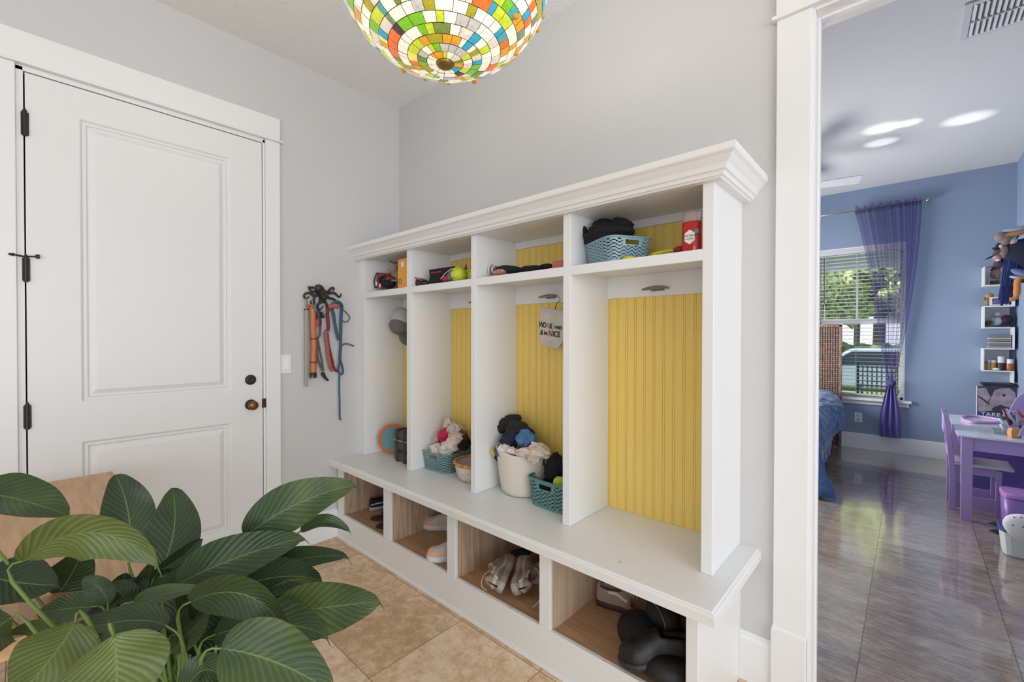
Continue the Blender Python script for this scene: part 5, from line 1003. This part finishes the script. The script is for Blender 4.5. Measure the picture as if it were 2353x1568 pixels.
B().blob(c+Vector((.03, 0, -.01)), (.115, .05, .085), (0, .3, 0), .04, 1.2, 4, 3).build('cushion_body', mat('white_boucle', (220, 220, 222), .9, bump=(200, .7)), pw, smooth=True)
for i, (px, py) in enumerate(((2331, 1190), (2347, 1190), (2328, 1208), (2352, 1212))): B().tube([onp(px-2, py+1, 1, 2.062), onp(px, py-2, 1, 2.06), onp(px+2, py+1, 1, 2.062)], .0025, 5).build('printed_mark', m_dk, pw)
c = onp(2349, 1272, 2, 0); tag(B().box(c.x-.01, c.x+.15, c.y-.02, c.y+.1, 0, .05).build('cardboard_piece', mat('cardboard', (176, 148, 108), .85), None), 'small piece of brown cardboard on the floor before the white tub', 'cardboard')
# book standing behind the desk
by = 3.86; bkp = lambda px, py: onp(px, py, 1, by); a_, b2 = bkp(2245, 955), bkp(2337, 892)
bo = root('elephant_picture_book', 'large picture book with a grey elephant head standing at the back of the desk', 'book', (a_.x, by, .636))
zb = .637; B().box(a_.x, b2.x, by, by+.02, zb, b2.z).build('cover', mat('elephant_cover_dark', (58, 48, 72), .35), bo); B().box(a_.x-.004, a_.x, by, by+.02, zb, b2.z).build('page_edge', m_lw, bo)
B().box(a_.x, b2.x, by-.001, by, zb, bkp(2245, 946).z).build('title_band', mat('navy_band', (40, 62, 112), .4), bo)
m_hs = mat('elephant_skin', (150, 136, 142), .5, var=(14, .18)); flat = lambda pts, nm, mm, o_: B().prism([(bkp(*p).x, bkp(*p).z) for p in pts], by-o_, by, lambda x, z, t: Vector((x, t, z))).build(nm, mm, bo)
flat([(2247, 892), (2266, 892), (2272, 905), (2276, 913), (2270, 924), (2258, 915), (2247, 909)], 'elephant_ear_patch', m_hs, .0010)
flat([(2247, 912), (2258, 920), (2268, 928), (2280, 935), (2280, 944), (2262, 946), (2247, 946)], 'elephant_neck_patch', m_hs, .0010)
flat([(2278, 912), (2286, 897), (2300, 893), (2320, 893), (2332, 902), (2336, 915), (2330, 938), (2312, 936), (2300, 930), (2290, 934), (2280, 938), (2272, 927)], 'elephant_face_patch', m_hs, .0012)
flat([(2303, 907), (2308, 906), (2312, 909), (2308, 912), (2303, 911)], 'elephant_eye', m_dk, .0016)
c = bkp(2270, 953); text('title', 'TARRA', m_lw, .050, frame((c.x+.035, by-.002, c.z), (1, 0, 0), (0, 0, 1)), bo)
c = onp(2300, 880, 1, 4.6); ea = root('black_picture_ledge', 'black narrow ledge on the wall just above the picture book', 'ledge', c); a_, b2 = onp(2258, 881, 1, 4.7), onp(2347, 884, 1, 4.7)
B().box(a_.x, min(b2.x, 3.69), 4.70, YB, a_.z-.022, a_.z).build('board', mat('black_board', (26, 30, 44), .5), ea, bevel=.002); B().box(a_.x+.02, a_.x+.03, 4.72, YB, a_.z-.10, a_.z-.022).build('support', MATS['black_board'], ea)
# pink loop, pens, wooden holder, caddy
q = B(); cc = [onp(px, py, 2, .646) for px, py in ((2300, 972), (2270, 972), (2235, 971), (2216, 966), (2212, 960), (2222, 956), (2245, 957), (2275, 961), (2300, 965))]; q.tube(smoothp(cc), .012, 10); tag(q.build('pink_loop_handle', mat('orchid_gloss', (196, 156, 206), .3), None, True), 'glossy pink loop shaped toy handle lying on the desk', 'toy')
D2 = lambda px, py, y=2.87: onp(px, py, 1, y)
c = D2(2331, 999); c.z = .636; tag(B().lathe([(0, 0), (.030, 0), (.036, .02), (.036, .05), (.026, .07), (0, .07)], 6, (c.x, c.y, .6365)).build('wooden_block', mat('orange_wood', (200, 142, 92), .6), None), 'faceted orange wooden block near the front edge of the desk', 'wooden block')
tt = root('pen_tray', 'clear tray heaped with shiny wrapped pens and markers on the desk', 'pen tray', (c.x, 3.0, .637)); c = D2(2322, 985, 3.02)
B().box(c.x-.09, c.x+.12, 2.96, 3.10, .637, .66).build('tray', mat('clear_tray', (200, 214, 224), .1, trans=.6), tt)
pens = [((2305, 940), (2322, 978), (110, 46, 50)), ((2312, 940), (2330, 975), (214, 216, 226)), ((2320, 945), (2345, 950), (190, 200, 224)), ((2322, 950), (2324, 975), (40, 38, 44)), ((2296, 962), (2316, 985), (196, 216, 224)), ((2330, 955), (2350, 990), (70, 66, 120)), ((2336, 942), (2352, 960), (176, 60, 48)), ((2340, 975), (2353, 965), (216, 160, 70)), ((2300, 975), (2312, 998), (206, 218, 228)), ((2335, 950), (2340, 978), (170, 160, 190)), ((2292, 955), (2310, 962), (60, 110, 104))]
for i, (p, q2, col) in enumerate(pens):
    cn = {0: 'maroon', 1: 'silver', 2: 'pale blue', 3: 'black', 4: 'icy white', 5: 'indigo', 6: 'red', 7: 'amber', 8: 'frosted', 9: 'lilac', 10: 'sea green'}[i]
    o = B().tube([D2(*p, 2.98+.01*(i % 4)), D2(*q2, 2.98+.01*(i % 3))], .0085, 8).build('marker', mat('pen_%d' % i, col, .25), None, True); tag(o, cn+' marker in the heap of pens on the lavender desk', 'marker', 'markers heaped on the desk')
cd_ = root('purple_caddy', 'lavender caddy with slanted sides standing on the right part of the desk', 'caddy', D2(2345, 960))
y3 = 3.12; f3 = lambda px, py: onp(px, py, 1, y3); p_ = [f3(2318, 945), f3(2334, 918), f3(2344, 908), f3(2360, 902), f3(2360, 985), f3(2318, 985)]
B().prism([(v.x, max(.638, v.z)) for v in p_], y3, y3+.015, lambda x, z, t: Vector((x, t, z))).build('side_panel', m_pur, cd_, bevel=.002)
y4 = 2.80; f4 = lambda px, py: onp(px, py, 1, y4); p_ = [f4(2340, 1002), f4(2347, 985), f4(2360, 975), f4(2375, 970), f4(2375, 1006)]
B().prism([(v.x, max(.638, v.z)) for v in p_], y4, y4+.015, lambda x, z, t: Vector((x, t, z))).build('side_panel', m_pur, cd_, bevel=.002); B().box(p_[2] and f3(2340, 985).x, 3.68, y4+.015, y3, .637, .65).build('base_panel', m_pur, cd_)
# ================================================================ bedroom ceiling: vent, fan
vn = root('ceiling_vent', 'white slatted air vent on the bedroom ceiling', 'vent', (3.4, 1.72, ZB)); q = B(); vx0, vx1, vy0, vy1 = 3.105, 3.66, 1.50, 1.905
q.box(vx0, vx0+.035, vy0, vy1, ZB-.010, ZB); q.box(vx1-.035, vx1, vy0, vy1, ZB-.01, ZB); q.box(vx0+.035, vx1-.035, vy0, vy0+.035, ZB-.01, ZB); q.box(vx0+.035, vx1-.035, vy1-.035, vy1, ZB-.01, ZB); q.build('frame', m_alum, vn, bevel=.003)
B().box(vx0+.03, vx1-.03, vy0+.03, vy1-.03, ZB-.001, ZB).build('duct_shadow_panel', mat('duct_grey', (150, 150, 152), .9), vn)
q = B(); x = vx0+.045
while x < vx1-.04: q.box(-.010, .010, vy0+.034, vy1-.034, -.0007, .0007, Matrix.Translation((x, 0, ZB-.009))@Matrix.Rotation(math.radians(42), 4, 'Y')); x += .0235
q.build('slats', m_alum, vn); B().box(vx0+.03, vx1-.03, (vy0+vy1)/2-.004, (vy0+vy1)/2+.004, ZB-.018, ZB-.002).build('crossbar', m_alum, vn)
fn = root('ceiling_fan', 'white ceiling fan with flat blades in the bedroom', 'ceiling fan', (1.90, 3.25, 2.86)); fc = Vector((1.90, 3.25, 2.86))
B().lathe([(0, -.05), (.09, -.05), (.11, -.01), (.11, .05), (.05, .08), (.015, .09), (.015, .30), (.06, .305), (0, .305)], 28, fc).build('motor_housing', m_alum, fn, smooth=True)
ang0 = math.atan2(3.41-3.25, 2.545-1.90)
for k in range(5):
    Mz = Matrix.Translation(fc)@Matrix.Rotation(ang0+k*2*pi/5, 4, 'Z')@Matrix.Rotation(math.radians(-10), 4, 'X')
    q = B(); vs = [Mz@Vector(p) for p in ((.14, -.06, -.004), (.66, -.085, -.004), (.66, .085, -.004), (.14, .06, -.004), (.14, -.06, .004), (.66, -.085, .004), (.66, .085, .004), (.14, .06, .004))]
    q.add(vs, [(3, 2, 1, 0), (4, 5, 6, 7), (0, 1, 5, 4), (1, 2, 6, 5), (2, 3, 7, 6), (3, 0, 4, 7)]); q.build('fan_blade', m_alum, fn, bevel=.003)
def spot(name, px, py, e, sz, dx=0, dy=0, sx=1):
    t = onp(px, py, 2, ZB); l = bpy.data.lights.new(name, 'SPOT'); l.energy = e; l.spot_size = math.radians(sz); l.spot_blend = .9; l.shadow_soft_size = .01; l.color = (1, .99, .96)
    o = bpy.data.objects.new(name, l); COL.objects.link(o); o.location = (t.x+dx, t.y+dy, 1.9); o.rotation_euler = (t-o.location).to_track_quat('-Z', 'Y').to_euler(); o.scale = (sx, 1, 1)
for i, (px, py, sz, sx) in enumerate(((2028, 295, 9, 1.4), (2088, 283, 6, 1.3), (2024, 328, 7.5, 1.5), (2223, 273, 9.5, 1.5))): spot('glint_spot', px, py, 75, sz, -.2, .9, sx)  # unseen spot lamps added in mid-air to throw reflected-sun patches on the ceiling
# ================================================================ outside the window
def green(name, a, b_, sc):
    q = NT(name); q.link(q.ramp(q.noise(q.coord(), sc, 6, .7), [(.42, a), (.58, b_)]), q.b.inputs['Base Color']); q.b.inputs['Roughness'].default_value = .9; return q.m
m_grass = green('lawn_grass', (96, 124, 60), (140, 160, 90), 2); m_fol = green('tree_foliage', (50, 80, 34), (206, 222, 150), 7); m_hedge = green('hedge_foliage', (44, 66, 40), (90, 116, 70), 5)
struct(B().box(-30, 30, YB+2.6, 60, -.30, -.2).build('ground', m_grass)); struct(B().box(-6, 10, YB+.14, YB+2.6, -.25, -.08).build('ground.001', mat('porch_concrete', (176, 172, 166), .9)))
struct(B().box(-6, 10, YB+.14, 7.5, 2.60, 2.7).build('ceiling_2' if 0 else 'ceiling.002', mat('porch_blue', (170, 186, 204), .8))); struct(B().box(-6, 10, 7.4, 7.55, 2.5, 2.72).build('trim_9', m_white))
struct(B().box(-30, 30, 17, 21, -.2, -.19).build('ground.002', mat('asphalt_drive', (170, 170, 172), .9)))
for i, (x, y, z, s_) in enumerate(((-1.0, 15, 3.2, 2.6), (2.0, 19, 4.2, 3.2), (-9, 24, 4.5, 4), (10, 25, 5, 4), (0, 38, 6, 6))):
    t_ = root('shade_tree', ['leafy tree nearest the bedroom window', 'leafy tree straight beyond the driveway', 'leafy tree far left beyond the window', 'leafy tree far right beyond the window', 'tall tree farthest from the house'][i], 'tree', (x, y, -.2), 'trees beyond the bedroom window')
    q = B(); rr = random.Random(i)
    for k in range(9): q.blob((x+rr.uniform(-.6, .6)*s_, y+rr.uniform(-.4, .4)*s_, z+rr.uniform(-.3, .4)*s_), (s_*.45,)*3, amp=.22, fr=6, sub=4, seed=k+i)
    q.build('crown', m_fol, t_, smooth=True); B().tube([(x, y, -.2), (x+.1, y, z)], .18, 8).build('trunk', mat('tree_bark', (96, 80, 66), .9), t_)
hd = B(); rr = random.Random(9)
for k in range(16): hd.blob((-2.0+k*.42, 14.6+rr.uniform(-.2, .2), .55), (.5, .5, .62), amp=.25, fr=4, sub=3, seed=k)
tag(hd.build('hedge', m_hedge), 'clipped dark green hedge across the lawn outside the window', 'hedge')
cr = root('parked_car', 'silver blue car parked beyond the lawn outside the window', 'car', (2.3, 11.5, -.2)); yy = 11.5
prf = [(0, .35), (.1, .75), (.9, .85), (1.5, 1.28), (3.0, 1.30), (3.7, .9), (4.3, .8), (4.35, .35)]
B().prism(prf, yy, yy+1.6, lambda x, z, t: Vector((.3+x, t, z-.2))).build('car_body', mat('silver_blue_paint', (150, 166, 186), .3, .3), cr, bevel=.06); B().prism([(1.05, .88), (1.55, 1.22), (2.95, 1.24), (3.5, .92)], yy-.01, yy, lambda x, z, t: Vector((.3+x, t, z-.2))).build('side_window', mat('car_glass', (40, 48, 56), .1), cr)
for x in (1.0, 3.5): B().tube([(.3+x, yy-.03, .12), (.3+x, yy+.2, .12)], .32, 20).build('wheel', mat('tyre_black', (30, 30, 32), .8), cr)
lc = root('garden_chair', 'green metal lattice back chair on the porch outside the window', 'chair', (2.5, 6.6, -.08)); m_gc = mat('porch_chair_green', (88, 110, 110), .5)
xa, xb, ya = onp(1972, 850, 1, 6.5).x, onp(2060, 850, 1, 6.5).x, 6.5; q = B()
for k in range(9): x = xa+(xb-xa)*k/8; q.box(x-.009, x+.009, ya, ya+.015, .42, 1.0)
for k in range(9): z = .44+k*.068; q.box(xa, xb, ya-.002, ya+.017, z-.009, z+.009)
q.build('lattice_back', m_gc, lc)
q = B(); q.box(xa-.02, xa+.012, ya, ya+.03, -.08, 1.08); q.box(xb-.012, xb+.02, ya, ya+.03, -.08, 1.08); q.build('back_post', m_gc, lc)
B().box(xa, xb, ya+.02, ya+.5, .36, .40).build('seat', m_gc, lc)
for x in (xa, xb-.03): B().box(x, x+.03, ya+.46, ya+.49, -.08, .6).build('leg', m_gc, lc); B().box(x-.01, x+.04, ya, ya+.5, .60, .63).build('armrest', m_gc, lc)
